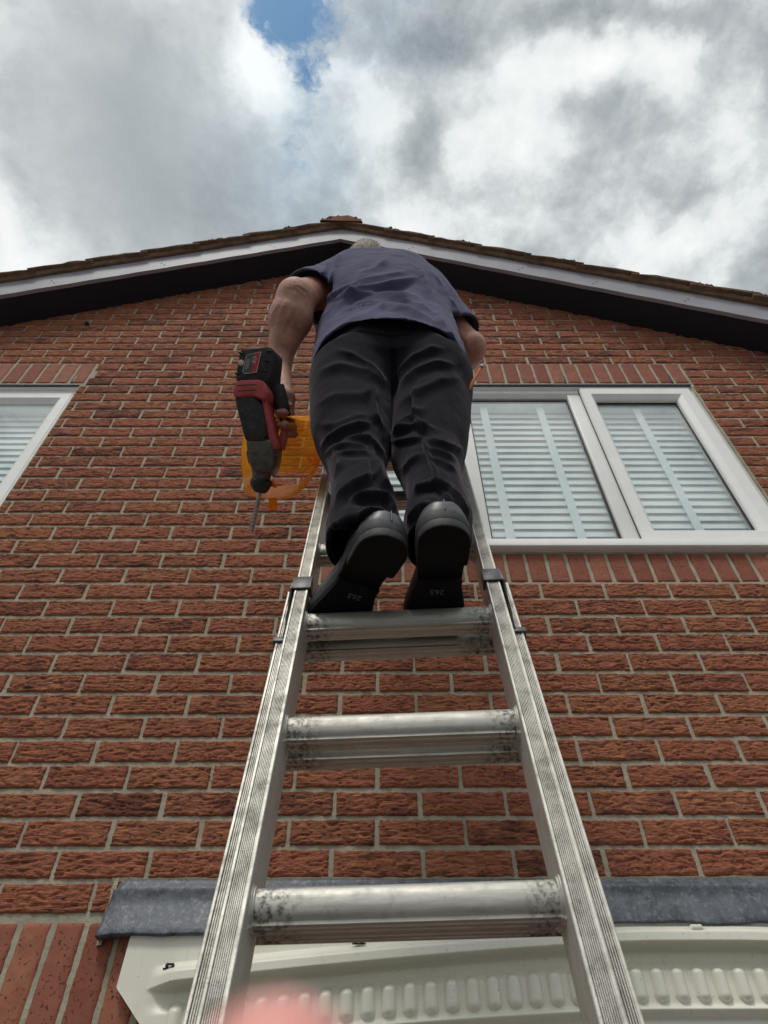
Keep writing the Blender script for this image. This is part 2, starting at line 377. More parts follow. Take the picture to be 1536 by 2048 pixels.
for r in range(-30, 52):
    z0 = r * C + .0065; z1 = z0 + .062
    if r == -2: continue
    n = int(XW0 / B) - 1
    while n * B < XW1:
        xa = n * B + (0 if r % 2 else B / 2) + .006; xb = xa + B - .012; n += 1
        seg = [(max(xa, XW0), min(xb, XW1))]
        for (x0, x1, s0, s1) in OPEN + [(s[0] - .010, s[1] + .010, s[2] - .004, s[3] + .004) for s in SOLD]:
            if z1 > s0 + .012 and z0 < s1 - .012: seg = [q for a, b in seg for q in (cut(a, b, x0, x1) if b > x0 and a < x1 else [(a, b)])]
        for a, b in seg:
            if b - a < .02: continue
            if z0 > max(roofz(a), roofz(b)) + .01: continue
            jz = random.uniform(-.0015, .0015)
            bricks.append((a + random.uniform(-.002, .002), b + random.uniform(-.002, .002), z0 + jz, z1 + jz + random.uniform(-.001, .001)))
    # a run of rustic bricks also fills course -2 beside the lead
for (x0, x1, s0, s1, k) in SOLD:
    w = (x1 - x0) / k
    soldiers.append([])
    for i in range(k): soldiers[-1].append((x0 + i * w + .005 + random.uniform(-.001, .001), x0 + (i + 1) * w - .005, s0 + .004, s1 - .004))
for n in range(-17, 24):
    xa = n * B + .1175; 
    for a, b in ([(xa, xa + .215)] if not (xa + .215 > -.62 and xa < .395) else [(p, q) for p, q in cut(xa, xa + .215, -.62, .395)]):
        if XW0 < a and b < XW1: bricks.append((a, b, -2 * C + .005, -2 * C + .070))
def brick_mesh(lst, rustic):
    VV = []; QQ = []; RN = []; HG = []; R2 = []; base = 0
    for (a, b, z0, z1) in lst:
        vis = (-1.6 < b and a < 3.3 and z1 > -.5)
        if not vis: st = .03
        elif rustic: st = .0026 if z0 < .9 else (.0034 if z0 < 1.8 else .0045)
        else: st = .006
        nx = max(2, int((b - a) / st)); nz = max(2, int((z1 - z0) / st))
        rx = random.random() * 50; rz = random.random() * 50
        xs = np.linspace(a, b, nx + 1); zs = np.linspace(z0, z1, nz + 1); X, Z = np.meshgrid(xs, zs)
        if rustic:
            wx = X / .040 + rx; wz = Z / .0066 + rz + .9 * vn(X / .030, Z / .03, 3)
            cr = np.abs(vn(wx, wz, 5)); cr2 = np.abs(vn(wx * 1.9 + 7, wz * 1.7, 9))
            h = .62 * np.clip(cr * 2.4, 0, 1) ** .7 + .30 * np.clip(cr2 * 2.2, 0, 1) + .18 * fbm(X / .01, Z / .006, 11, 3)
            hn = np.clip(h, 0, 1.1); Y = -.0006 - .0078 * hn
            HGv = np.clip(hn, 0, 1)
        else:
            Y = -.0030 + .0012 * fbm(X / .03 + rx, Z / .03, 2, 3) + 0 * X; HGv = np.ones_like(X)
        e = np.minimum(np.minimum(X - a, b - X), np.minimum(Z - z0, z1 - Z))
        Y = Y + .0045 * np.exp(-e / .0022) * (1 if vis else 0)
        amp = (.0012 if rustic else .0006) * (1 if vis else 0)
        edge = np.exp(-e / .006); X2 = X + edge * amp * fbm(Z / .008 + rx, X / .02, 8, 3) * 1.6; Z2 = Z + edge * amp * fbm(X / .012 + rz, Z / .02, 12, 3) * 1.6
        P = np.stack([X2, Y, Z2], -1)
        P = np.pad(P, ((1, 1), (1, 1), (0, 0)), mode='edge'); P[0, :, 1] = P[-1, :, 1] = .016; P[:, 0, 1] = P[:, -1, 1] = .016
        H = np.pad(HGv, 1, mode='edge')
        m, n_ = P.shape[:2]; I = np.arange(m * n_).reshape(m, n_) + base
        Q = np.stack([I[:-1, :-1], I[:-1, 1:], I[1:, 1:], I[1:, :-1]], -1).reshape(-1, 4)
        VV.append(P.reshape(-1, 3)); QQ.append(Q); HG.append(H.ravel())
        r1 = random.random(); r2 = random.random() * .9 + (.25 if random.random() < .12 else 0) + .12 * min(1, max(0, (z0 - .8) / 2))
        RN.append(np.full(m * n_, r1)); R2.append(np.full(m * n_, r2)); base += m * n_
    return np.concatenate(VV), np.concatenate(QQ), dict(rnd=np.concatenate(RN), hgt=np.concatenate(HG), rnd2=np.concatenate(R2))
V_, Q_, A_ = brick_mesh(bricks, True)
wall = npobj('brick_wall', V_, Q_, M_rustic, house, True, A_)
for grp in soldiers:
    V_, Q_, A_ = brick_mesh(grp, False); npobj('soldier_course', V_, Q_, M_smooth, house, True, A_)
# mortar behind the bricks, with holes for the windows
mb = []; xs = sorted({XW0, XW1, AX, *[o[0] for o in OPEN], *[o[1] for o in OPEN]}); zs = [GZ, 1.125, 2.337]
mv = []; mq = []
def mortar_patch(x0, x1, z0, zt0, zt1, st):
    nx = max(2, int((x1 - x0) / st)); nz = max(2, int((max(zt0, zt1) - z0) / st)); X, T = np.meshgrid(np.linspace(0, 1, nx + 1), np.linspace(0, 1, nz + 1))
    top = zt0 + (zt1 - zt0) * X; Z = z0 + (top - z0) * T; X = x0 + (x1 - x0) * X
    Y = .0008 + .0012 * fbm(X / .02, Z / .02, 21, 3)
    b = sum(len(v) for v in mv); I = np.arange(X.size).reshape(X.shape) + b
    mv.append(np.stack([X, Y, Z], -1).reshape(-1, 3)); mq.append(np.stack([I[:-1, :-1], I[:-1, 1:], I[1:, 1:], I[1:, :-1]], -1).reshape(-1, 4))
for i in range(len(xs) - 1):
    a, b = xs[i], xs[i + 1]; hole = any(o[0] <= a and b <= o[1] for o in OPEN); st = .012 if (a > -2 and b < 2.6) else .05
    mortar_patch(a, b, GZ, 1.125, 1.125, st)
    if not hole: mortar_patch(a, b, 1.125, 2.337, 2.337, st)
    mortar_patch(a, b, 2.337, roofz(a) + .05, roofz(b) + .05, st)
mo = npobj('mortar', np.concatenate(mv), np.concatenate(mq), M_mortar, house, True)
# reveals, flank and rear walls, ceiling of the shell
for (x0, x1, z0, z1) in OPEN:
    m = MB()
    for (a, b, c_, d_) in ((x0, x0, z0, z1), (x1, x1, z0, z1)): m.add([(a, .006, z0), (a, .10, z0), (a, .10, z1), (a, .006, z1)], [(0, 1, 2, 3)])
    m.add([(x0, .006, z0), (x1, .006, z0), (x1, .10, z0), (x0, .10, z0)], [(0, 1, 2, 3)]); m.add([(x0, .006, z1), (x1, .006, z1), (x1, .10, z1), (x0, .10, z1)], [(0, 1, 2, 3)])
    m.build('window_reveal', M_mortar, house)
m = MB(); m.add([(XW0, .006, GZ), (XW0, 7, GZ), (XW0, 7, roofz(XW0)), (XW0, .006, roofz(XW0)), (XW1, .006, GZ), (XW1, 7, GZ), (XW1, 7, roofz(XW1)), (XW1, .006, roofz(XW1)), (AX, 7, AH)], [(0, 1, 2, 3), (4, 7, 6, 5), (1, 5, 6, 8, 2)])
fl = m.build('flank_wall', M_smooth, house)
for (x0, x1, z0, z1) in OPEN:
    m = MB(); m.box(x0 - .1, x1 + .1, .10, 1.6, z0 - .2, z1 + .15); del m.F[2]; o = m.build('room_lining', M_room, house)
# steel lintel edge over each window
for (x0, x1, z0, z1) in OPEN:
    m = MB(); m.box(x0 + .001, x1 - .001, -.001, .06, z1 - .002, z1 + .006); m.build('lintel_edge', M_steel, house)
# weep slots: little black plastic vents between the head bricks
for px, py in ((145, 764), (1131, 766), (1345, 766)):
    p = at(px, py, 0); z = 2.352; m = MB(); m.box(p[0] - .0055, p[0] + .0055, -.0035, .01, z, z + .068); m.build('weep_vent', M_black, house, bevel=.001)
p = at(173, 647, -.012); m = MB(); m.tube([(p[0], .004, p[2]), (p[0] + .002, -.012, p[2]), (p[0] + .004, -.024, p[2] - .002)], [.013, .012, .007], 10); m.build('cable_stub', M_black, house, smooth=True)

# ---- roof
def slope_pts(side, s, h):     # s = horizontal distance from apex, h above soffit line
    return (AX - s, AH - s * TL + h) if side < 0 else (AX + s, AH - s * TR + h)
for side in (-1, 1):
    T = TL if side < 0 else TR; S = 4.6 if side < 0 else 5.0
    BH = .192 
    # bargeboard: thin board with small step
    n = 90; V = []; Fc = []
    prof = [(-OV, 0), (-OV, BH), (-OV + .022, BH), (-OV + .022, 0)]
    for i in range(n + 1):
        s = S * i / n
        for (y, h) in prof: x, z = slope_pts(side, s, h); V.append((x, y + .0008 * math.sin(i * 1.3), z))
    for i in range(n):
        for k in range(4): a = i * 4 + k; b = i * 4 + (k + 1) % 4; Fc.append((a, b, b + 4, a + 4))
    Fc += [(0, 3, 2, 1), (n * 4, n * 4 + 1, n * 4 + 2, n * 4 + 3)]
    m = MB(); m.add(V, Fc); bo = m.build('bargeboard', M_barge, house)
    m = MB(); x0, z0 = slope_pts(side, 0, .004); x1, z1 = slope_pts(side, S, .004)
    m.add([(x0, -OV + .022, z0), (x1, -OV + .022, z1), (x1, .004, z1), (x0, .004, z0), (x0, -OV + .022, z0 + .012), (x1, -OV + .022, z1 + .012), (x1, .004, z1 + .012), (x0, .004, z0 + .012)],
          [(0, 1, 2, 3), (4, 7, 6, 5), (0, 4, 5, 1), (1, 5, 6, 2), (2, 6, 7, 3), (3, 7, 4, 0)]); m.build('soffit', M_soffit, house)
    # nail heads on the bargeboard
    for s in ([.42, 1.05, 1.62, 2.2] if side < 0 else [.45, 1.1, 1.5, 1.95, 2.4]):
        for ds, h in ((0, .05), (.025, .09)): x, z = slope_pts(side, s + ds, h); m = MB(); m.tube([(x, -OV - .0005, z), (x, -OV - .003, z)], .0035, 8); m.build('nail_head', M_black, bo)
    # roof covering: courses lapped up the slope, ragged at the verge
    V = []; Fc = []; gau = .325; nc = int(S / gau / math.cos(math.atan(T))) + 1; L = math.hypot(1, T)
    ys = np.concatenate([[-OV - .05], np.linspace(-OV - .045, .3, 14), np.linspace(.6, 7, 8)])
    for c_ in range(nc):
        sa = (c_ * gau) / L * 1.0; sb = ((c_ + 1) * gau + .05) / L
        ha, hb = BH + .006, BH + .006 + .032          # lower end rides up on the course below
        sec = []
        ss = np.linspace(sa, sb, 9)
        for yi, y in enumerate(ys):
            ring = []
            for j, s in enumerate(ss):
                f = j / 8; jit = .004 * float(fbm(np.array([s * 9.0]), np.array([c_ * 3.1 + side]), 31, 3)[0]); hh = ha + (hb - ha) * f + jit
                yy = y + (.010 * float(fbm(np.array([s * 14.0]), np.array([side * 7.0]), 41, 3)[0]) if yi == 0 else 0)
                if y > .3: hh -= 0
                x, z = slope_pts(side, s, hh + .014); ring.append((x, yy, z))
            for j in range(8, -1, -1):
                s = ss[j]; f = j / 8; x, z = slope_pts(side, s, ha + (hb - ha) * f + .002 * math.sin(s * 60)); ring.append((x, y, z))
            sec.append(ring)
        b = len(V); k = 18
        for ring in sec: V += ring
        for i in range(len(ys) - 1):
            for j in range(k): Fc.append((b + i * k + j, b + i * k + (j + 1) % k, b + (i + 1) * k + (j + 1) % k, b + (i + 1) * k + j))
        Fc.append(tuple(b + j for j in range(k))); Fc.append(tuple(b + (len(ys) - 1) * k + j for j in range(k)))
    m = MB(); m.add(V, Fc); rf = m.build('roof', M_tile, house)
    # mortar undercloak bedded between board and tiles
    n = 160; V = []; Fc = []
    for i in range(n + 1):
        s = S * i / n; j1 = .006 * float(fbm(np.array([s * 22]), np.array([side * 3.0]), 51, 4)[0])
        for (y, h) in ((-OV - .016 + j1, BH - .002), (-OV - .030 + j1, BH + .018), (.02, BH + .018), (.02, BH - .002)): x, z = slope_pts(side, s, h); V.append((x, y, z))
    for i in range(n):
        for k in range(4): a = i * 4 + k; bq = i * 4 + (k + 1) % 4; Fc.append((a, bq, bq + 4, a + 4))
    m = MB(); m.add(V, Fc); m.build('verge_mortar', M_tile, rf)
    # moss and grit crumbs on the verge
    for s0_ in (.3, .75, 1.35, 2.05, 2.3):
     m = MB(); prev = s0_
     for i in range(9):
        prev += .009; s = prev; x, z = slope_pts(side, max(.05, s), BH + .066); r_ = random.uniform(.004, .011)
        m.tube([(x, -OV - .04 + random.uniform(-.01, .03), z - .012), (x + .002, -OV - .04, z + r_ * .3), (x, -OV - .038, z + r_)], [r_, r_ * .8, r_ * .2], 6)
     m.build('moss', M_tile, rf, smooth=True)
# ridge tile, half round, bedded in mortar
m = MB(); V = []; Fc = []; na = 20
ys = np.concatenate([np.linspace(-OV - .055, .2, 10), [7.0]])
for yi, y in enumerate(ys):
    for k in range(na + 1):
        a = math.pi * (k / na); rr_ = .135 + .006 * float(fbm(np.array([k * .35]), np.array([y * 9]), 61, 3)[0])
        V.append((AX + rr_ * math.cos(a) * 1.05, y + .008 * math.sin(k * 2.1) * (yi == 0), AH + .192 - .012 + rr_ * math.sin(a) * .80))
for i in range(len(ys) - 1):
    for k in range(na): Fc.append((i * (na + 1) + k, i * (na + 1) + k + 1, (i + 1) * (na + 1) + k + 1, (i + 1) * (na + 1) + k))
Fc.append(tuple(range(na + 1))); m.add(V, Fc); m.build('ridge_tile', M_ridge, house, smooth=True)

# ---- windows
def ring(m, x0, x1, z0, z1, prof):     # sweep a profile [(inset, y)] round a rectangle with mitred corners
    V = []; n = len(prof)
    for (sx, sz, cx_, cz_) in ((1, 1, x0, z0), (-1, 1, x1, z0), (-1, -1, x1, z1), (1, -1, x0, z1)):
        for (i_, y) in prof: V.append((cx_ + sx * i_, y, cz_ + sz * i_))
    Fc = []
    for c_ in range(4):
        for k in range(n): a = c_ * n + k; b = c_ * n + (k + 1) % n; d = (c_ + 1) % 4 * n; Fc.append((a, b, d + (k + 1) % n, d + k))
    m.add(V, Fc)
def sashp(w, y0, proud=0):             # face, sloping bead, glazing rebate
    return [(0, y0 + .05), (0, y0 + .006), (.005, y0), (w * .66, y0), (w * .70, y0 + .003), (w - .004, y0 + .016), (w, y0 + .020), (w, y0 + .05)]
FR = .028; GY = .050
def glazing(parent, x0, x1, z0, z1):
    m = MB(); ring(m, x0, x1, z0, z1, [(-.003, GY - .003), (.0045, GY - .003), (.0045, GY + .01), (-.003, GY + .01)]); m.build('gasket', M_gasket, parent)
    m = MB(); m.box(x0 - .002, x1 + .002, GY, GY + .006, z0 - .002, z1 + .002); return m.build('pane', M_glass, parent)
def frame_window(x0, x1, z0, z1, lights, label):
    root = empty('window', ((x0 + x1) / 2, FR, z0)); setparent(root, house)
    m = MB(); ring(m, x0 + .004, x1 - .004, z0, z1, sashp(.052, FR)); m.build('window_frame', M_upvc, root)
    for (a, b, c_, d_, kind) in lights:
        if kind == 'fixed': glazing(root, a, b, c_, d_)
        else:
            wl, wr, wb, wt = kind; s = MB(); y0 = FR - .018
            V = []; prof = [(0, y0 + .05), (0, y0 + .007), (.08, y0), (.70, y0), (.74, y0 + .003), (.95, y0 + .018), (1, y0 + .024), (1, y0 + .06)]; n = len(prof)
            X0, X1, Z0, Z1 = a - wl, b + wr, c_ - wb, d_ + wt
            for (cx_, cz_, ex, ez) in ((X0, Z0, wl, wb), (X1, Z0, -wr, wb), (X1, Z1, -wr, -wt), (X0, Z1, wl, -wt)):
                for (f, y) in prof: V.append((cx_ + f * ex, y, cz_ + f * ez))
            Fc = [(q * n + k, q * n + (k + 1) % n, (q + 1) % 4 * n + (k + 1) % n, (q + 1) % 4 * n + k) for q in range(4) for k in range(n)]
            s.add(V, Fc); sash = s.build('sash', M_upvc, root)
            # hairline gap round the sash
            g_ = MB(); ring(g_, X0 - .003, X1 + .003, Z0 - .003, Z1 + .003, [(0, FR + .002 - .004), (.004, FR - .004), (.004, FR + .01), (0, FR + .01)]); g_.build('gasket', M_gasket, sash)
            glazing(root, a, b, c_, d_)
    return root
ZB, ZT = 1.180, 2.332
w = frame_window(.690, 2.478, ZB, ZT, [(.790, 1.190, 1.283, 2.240, (.088, .070, .085, .085)), (1.338, 1.838, 1.232, 2.262, 'fixed'), (1.974, 2.380, 1.283, 2.240, (.068, .085, .085, .085))], '')
for (a, b) in ((1.258, 1.335), (1.842, 1.912)):
    m = MB(); m.box(a, b, FR + .002, FR + .05, ZB + .045, ZT - .045); m.build('mullion', M_upvc, w, bevel=.004)
m = MB(); m.prism([(-.034, 0), (-.034, .012), (-.030, .040), (.030, .052), (.030, -.004), (-.020, -.004)], .694, 2.474, lambda a, b, x: (x, a, ZB - .048 + b)); m.build('sill', M_upvc, w, bevel=.002)
m = MB(); m.box(.700, 2.470, -.002, .03, 1.120, ZB - .046); m.build('sill_bedding', M_mortar, w)
w2 = frame_window(-1.95, -.597, ZB, ZT, [(-1.86, -.695, 1.262, 2.250, 'fixed')], '')
m = MB(); m.prism([(-.034, 0), (-.034, .012), (-.030, .040), (.030, .052), (.030, -.004), (-.020, -.004)], -1.946, -.601, lambda a, b, x: (x, a, ZB - .048 + b)); m.build('sill', M_upvc, w2, bevel=.002)
m = MB(); ring(m, -1.940, -.607, ZB + .006, ZT - .006, [(.026, FR + .045), (.026, FR + .001), (.030, FR - .004), (.072, FR - .004), (.086, FR + .008), (.098, FR + .018), (.100, FR + .045)]); m.build('glazing_bead', M_upvc, w2)
# silicone bead round the frames
for (x0, x1, z0, z1) in OPEN:
    for xa_, xb_ in ((x0 - .002, x0 + .007), (x1 - .007, x1 + .002)):
        m = MB(); m.box(xa_, xb_, -.0004, FR + .004, ZB - .03, z1); m.build('jamb_pointing', M_mortar, w if x0 > 0 else w2, bevel=.001)
    m = MB(); ring(m, x0 - .003, x1 + .003, ZB - .01, z1 + .0, [(0, .012), (.010, .012), (.014, FR), (0, FR + .02)]); m.build('sealant', M_upvc, w if x0 > 0 else w2)
def blind(x0, x1, z0, z1, tapes, label, yb=.105):
    root = empty('venetian_blind', ((x0 + x1) / 2, yb, z1)); tag(root, label, 'blind', 'white venetian blinds behind the window panes')
    m = MB(); pitch = .048; z = z0 + .01; n = 0
    while z < z1 - .03:
        tl = R(74) + random.uniform(-.02, .02); hw = .0275; V = []; k = 5; sg = random.uniform(-.001, .001)
        for x in (x0, x1):
            for i in range(k + 1):
                t = -1 + 2 * i / k; bow = .0025 * (1 - t * t)
                V.append((x, yb + t * hw * math.cos(tl) - bow * math.sin(tl), z + .02 - t * hw * math.sin(tl) * -1 + sg * (x - x0)))
        m.add(V, [(i, i + 1, k + 1 + i + 1, k + 1 + i) for i in range(k)]); z += pitch; n += 1
    o = m.build('slats', M_slat, root, smooth=True)
    for tx in tapes:
        m = MB(); m.box(tx - .018, tx + .018, yb - .034, yb - .033, z0, z1 - .02); m.build('ladder_tape', M_tape, root)
    m = MB(); m.box(x0, x1, yb - .03, yb + .03, z1 - .02, z1 + .03); m.build('headrail', M_slat, root, bevel=.003)
    return root
blind(.74, 1.262, 1.17, 2.27, (.86, 1.14), 'blind in the left light of the long window, mostly hidden behind the man')
blind(1.300, 1.876, 1.17, 2.27, (1.42, 1.70), 'closed white slatted blind with two tapes behind the middle pane, next to the ladder')
blind(1.930, 2.44, 1.17, 2.27, (2.18,), 'closed white slatted blind with one tape behind the opening sash at the right edge')
blind(-1.90, -.66, 1.17, 2.27, (-1.6, -1.05), 'pale blind behind the cut off window at the left edge', .12)

# ------------------------------------------------------------------ lead flashing and cream canopy
canopy = empty('door_canopy', (1.6, -.03, -.30)); tag(canopy, 'cream moulded plastic door canopy with an arched rib and a row of flutes', 'canopy')
XC0, XC1 = .345, 2.85
def lipz(x):                      # underside line of the arched lip
    return -.150 - .085 * np.clip((1.60 - np.abs(x - 1.60) * 0 - x) / 1.25, 0, 2) ** 1.15 if False else -.150 - .080 * (np.clip(np.abs(x - 1.60) - .10, 0, 9) / 1.12) ** 1.35
def gz(x): return -.150 - .056 * (np.clip(np.abs(x - 1.60) - .10, 0, 9) / 1.0) ** 1.5   # top line of the flutes follows
st = .0022
xs_ = np.arange(XC0, XC1, .0028); ts_ = np.linspace(0, 1, 190)
X, T = np.meshgrid(xs_, ts_)
ztop = -.100; zbot = -.43
Z = ztop + (zbot - ztop) * T
dL = lipz(X) - Z                   # >0 below the lip
def sstep(a, b, v): t = np.clip((v - a) / (b - a), 0, 1); return t * t * (3 - 2 * t)
fade = sstep(.405, .48, X) * sstep(2.80, 2.72, X)
out = .030 + 0 * X                 # how far the face stands out of the wall
body = .028 * fade
out += body * sstep(-.036, -.012, -np.abs(dL + .012) ) 
out = .030 + fade * (.034 * sstep(-.045, -.018, dL) * sstep(.006, -.002, dL) + .000)
out += fade * (.020 * sstep(.006, .0, dL) * 0)
out -= fade * .018 * sstep(-.002, .010, dL) * sstep(.050, .022, dL)                      # cove under the lip
fl = (X - (.4807 - .0445 * 10)) / .0445; fi = np.round(fl); fxx = (fl - fi) * .0445      # flutes
zc0 = gz(X) - .041; zc1 = zc0 - .062
zz_ = np.clip(Z, zc1 + .013, zc0 - .013); r_ = np.hypot(fxx, Z - zz_)
flute = np.where(r_ < .0142, np.sqrt(np.clip(1 - (r_ / .0142) ** 2, 0, 1)), 0)
fm = sstep(.45, .46, X) * sstep(2.76, 2.74, X)
out += .0135 * flute * fm
out += fade * .010 * np.exp(-((Z - (zc1 - .013)) / .006) ** 2)                           # bead under the flutes
out -= fade * .012 * sstep(zc1 - .018, zc1 - .030, Z)
out = np.maximum(out, .008)
edgeL = XC0 + np.clip(-.223 - Z, 0, 1) * 1.05 + np.clip(Z + .223, 0, 1) * .03
HG = (np.exp(-(dL - .004) ** 2 / .004 ** 2) * .5 + np.clip((.0165 - r_) / .002, 0, 1) * np.clip((r_ - .0130) / .002, 0, 1) * fm * .5) * fade
Xe = np.maximum(X, edgeL)
P = np.stack([Xe, -out, Z], -1); P = np.pad(P, ((1, 1), (1, 1), (0, 0)), mode='edge'); P[0, :, 1] = P[-1, :, 1] = -.001; P[:, 0, 1] = P[:, -1, 1] = -.001
I = np.arange(P.shape[0] * P.shape[1]).reshape(P.shape[:2])
npobj('canopy_fascia', P.reshape(-1, 3), np.stack([I[:-1, :-1], I[1:, :-1], I[1:, 1:], I[:-1, 1:]], -1).reshape(-1, 4), M_grp, canopy, True, dict(hgt=np.pad(HG, 1, mode='edge').ravel()))
for px, py in ((340, 1936), (718, 1886)):
    p = at(px, py, -.040); m = MB(); s_ = .008
    m.box(p[0] - .015, p[0] + .015, p[1] - .003, p[1] + .003, p[2] - .0025, p[2]); m.box(p[0] - .010, p[0] - .005, p[1] - .006, p[1] + .004, p[2], p[2] + .006); m.box(p[0] + .003, p[0] + .009, p[1] - .006, p[1] + .004, p[2], p[2] + .005); m.box(p[0] - .009, p[0] + .008, p[1] - .006, p[1] + .004, p[2] + .0055, p[2] + .008)
    m.build('fixing_clip', M_black, canopy, bevel=.0008)
p = at(1390, 1859, -.05); m = MB(); m.tube([(p[0] - .020, -.055, p[2] - .006), (p[0] - .008, -.058, p[2] + .001), (p[0] + .010, -.058, p[2] + .001), (p[0] + .022, -.055, p[2] - .006)], [.002, .007, .007, .002], 10); m.build('plastic_lug', M_grp, canopy, smooth=True)
# lead
xs_ = np.linspace(.277, 3.0, 420); ts_ = np.linspace(0, 1, 34); X, T = np.meshgrid(xs_, ts_)
drop = .128 - .022 * sstep(.3, 1.5, X) + .004 * fbm(X / .12, X * 0, 71, 3)
Z = .000 - drop * T + .0015 * fbm(X / .06, T, 72, 2) * (1 - T) * 0
Y = -.006 - .026 * sstep(.3, 1, T) - .010 * sstep(0, .2, T) + .003 * fbm(X / .09, Z / .07, 73, 4) + .006 * np.exp(-(X - .277) / .02) 
Xl = X + .006 * T * np.exp(-(X - .277) / .05) * -1 + .003 * fbm(Z / .02, X * 0, 75, 3) * np.exp(-(X - .277) / .02)
P = np.stack([Xl, Y, Z], -1); P = np.pad(P, ((1, 1), (1, 1), (0, 0)), mode='edge'); P[0, :, 1] = .006; P[0, :, 2] += .001; P[-1, :, 1] += .030; P[-1, :, 2] += .001; P[:, 0, 1] = P[:, -1, 1] = .004
I = np.arange(P.shape[0] * P.shape[1]).reshape(P.shape[:2])
npobj('lead_flashing', P.reshape(-1, 3), np.stack([I[:-1, :-1], I[1:, :-1], I[1:, 1:], I[:-1, 1:]], -1).reshape(-1, 4), M_lead, house, True)
m = MB(); V = []; n = 200          # thin mortar pointing over the lead and down its end
for i in range(n + 1):
    x = .262 + 2.74 * i / n; w_ = .004 * float(fbm(np.array([x * 40]), np.array([1.0]), 81, 3)[0])
    V += [(x, -.004, -.004), (x, -.007, .004 + w_), (x, .002, .008 + w_)]
m.add(V, [(i * 3 + k, i * 3 + k + 1, i * 3 + k + 4, i * 3 + k + 3) for i in range(n) for k in range(2)])
V = []
for i in range(31):
    z = .004 - .142 * i / 30; w_ = .005 * float(fbm(np.array([z * 90]), np.array([4.0]), 82, 3)[0]); V += [(.281, -.012, z), (.268 + w_, -.006, z), (.262 + w_, .006, z)]
m.add(V, [(i * 3 + k, i * 3 + k + 1, i * 3 + k + 4, i * 3 + k + 3) for i in range(30) for k in range(2)])
m.build('pointing', M_mortar, house, smooth=True)

# ------------------------------------------------------------------ extension ladder
LP0 = np.array([0.93503893, -0.99677753, -0.37105717]); LD = np.array([0.00672104, 0.26578967, 0.96400761])
LE = np.array([0.99860903, -0.05219971, 0.00742987]); LN = np.cross(LD, LE); LN = LN if LN[1] < 0 else -LN
LW = .3131
def lp(s, u, v): return tuple(LP0 + LD * s + LE * u + LN * v)     # s up the ladder, u across, v towards the climber
foot = lp(-1.94, 0, 0)
lad = empty('extension_ladder', (foot[0], foot[1], GZ)); tag(lad, 'worn aluminium extension ladder leaning on the brick gable with the man standing on it', 'ladder')
def stile(name, u0, u1, v0, v1, s0, s1, out):
    # cross section: grooved front face between two smooth edge beads
    w = u1 - u0; pts = [(u0, v0), (u0, v1 - .001), (u0 + .0008, v1), (u0 + .0035, v1), (u0 + .0040, v1 - .0012)]
    ng = 8; a = u0 + .0040; bq = u1 - .0040
    for i in range(ng):
        x = a + (bq - a) * i / ng; d = (bq - a) / ng
        pts += [(x + d * .12, v1 - .0026), (x + d * .48, v1 - .0026), (x + d * .56, v1 - .0008), (x + d * .98, v1 - .0008)]
    pts += [(u1 - .0035, v1), (u1 - .0008, v1), (u1, v1 - .001), (u1, v0)]
    n = len(pts); ns = int((s1 - s0) / .05); V = []
    for i in range(ns + 1):
        s = s0 + (s1 - s0) * i / ns
        V += [lp(s, p[0], p[1]) for p in pts]
    Fc = [(i * n + k, i * n + (k + 1) % n, (i + 1) * n + (k + 1) % n, (i + 1) * n + k) for i in range(ns) for k in range(n)] + [tuple(range(n)), tuple(range(ns * n, (ns + 1) * n))]
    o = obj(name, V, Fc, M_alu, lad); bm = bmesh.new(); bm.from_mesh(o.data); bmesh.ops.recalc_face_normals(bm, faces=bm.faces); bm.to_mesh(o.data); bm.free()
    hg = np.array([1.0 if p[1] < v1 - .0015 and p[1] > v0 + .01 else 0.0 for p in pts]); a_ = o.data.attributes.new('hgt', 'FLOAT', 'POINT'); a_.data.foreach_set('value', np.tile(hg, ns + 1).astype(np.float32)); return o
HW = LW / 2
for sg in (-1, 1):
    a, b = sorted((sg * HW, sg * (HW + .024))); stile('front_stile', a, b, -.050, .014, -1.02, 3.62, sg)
    a, b = sorted((sg * (HW + .026), sg * (HW + .054))); stile('rear_stile', a, b, -.112, -.044, -1.94, .635, sg)
def rung(s, vo, hw, name='rung'):
    prof = [(a_, b_ * 1.28) for a_, b_ in [(.006, 0), (.002, -.001), (-.0015, -.004), (-.0035, -.009), (-.004, -.014), (-.0035, -.019), (-.001, -.0235), (.002, -.0255), (.002, -.028), (.008, -.0285), (.009, -.0295), (.014, -.0295), (.015, -.0285), (.020, -.0285), (.021, -.0295), (.026, -.0295), (.027, -.0285), (.033, -.028), (.036, -.024), (.037, -.010), (.035, -.002), (.030, 0)]]
    o = np.array(lp(s, 0, vo)); V = []; n = len(prof); N_ = 24
    for i in range(N_ + 1):
        t = -1 + 2 * i / N_
        for (y, z) in prof: V.append(tuple(o + LE * t * hw + np.array([0, y, z])))
    Fc = [(i * n + k, i * n + (k + 1) % n, (i + 1) * n + (k + 1) % n, (i + 1) * n + k) for i in range(N_) for k in range(n)]
    m = MB(); m.add(V, Fc); r = m.build(name, M_rung, lad, smooth=True)
    try: r.data.set_sharp_from_angle(angle=R(40))
    except Exception: pass
    # pressed collar where the rung meets each stile
    for sg in (-1, 1):
        m = MB(); pr_ = [(.0165 + 1.24 * (y - .0165), -.0185 + 1.20 * (z + .0185)) for y, z in prof if z > -.029 or True]
        for w0, w1, k in ((hw - .001, hw - .0055, 1.0), (hw - .0055, hw - .0075, .93)):
            m.prism([(.0165 + k * (y - .0165), -.0185 + k * (z + .0185)) for y, z in pr_], sg * w0, sg * w1, lambda a, b, w: tuple(o + LE * w + np.array([0, a, b])))
        m.build('rung_collar', M_alu, r, bevel=.0006)
    return r
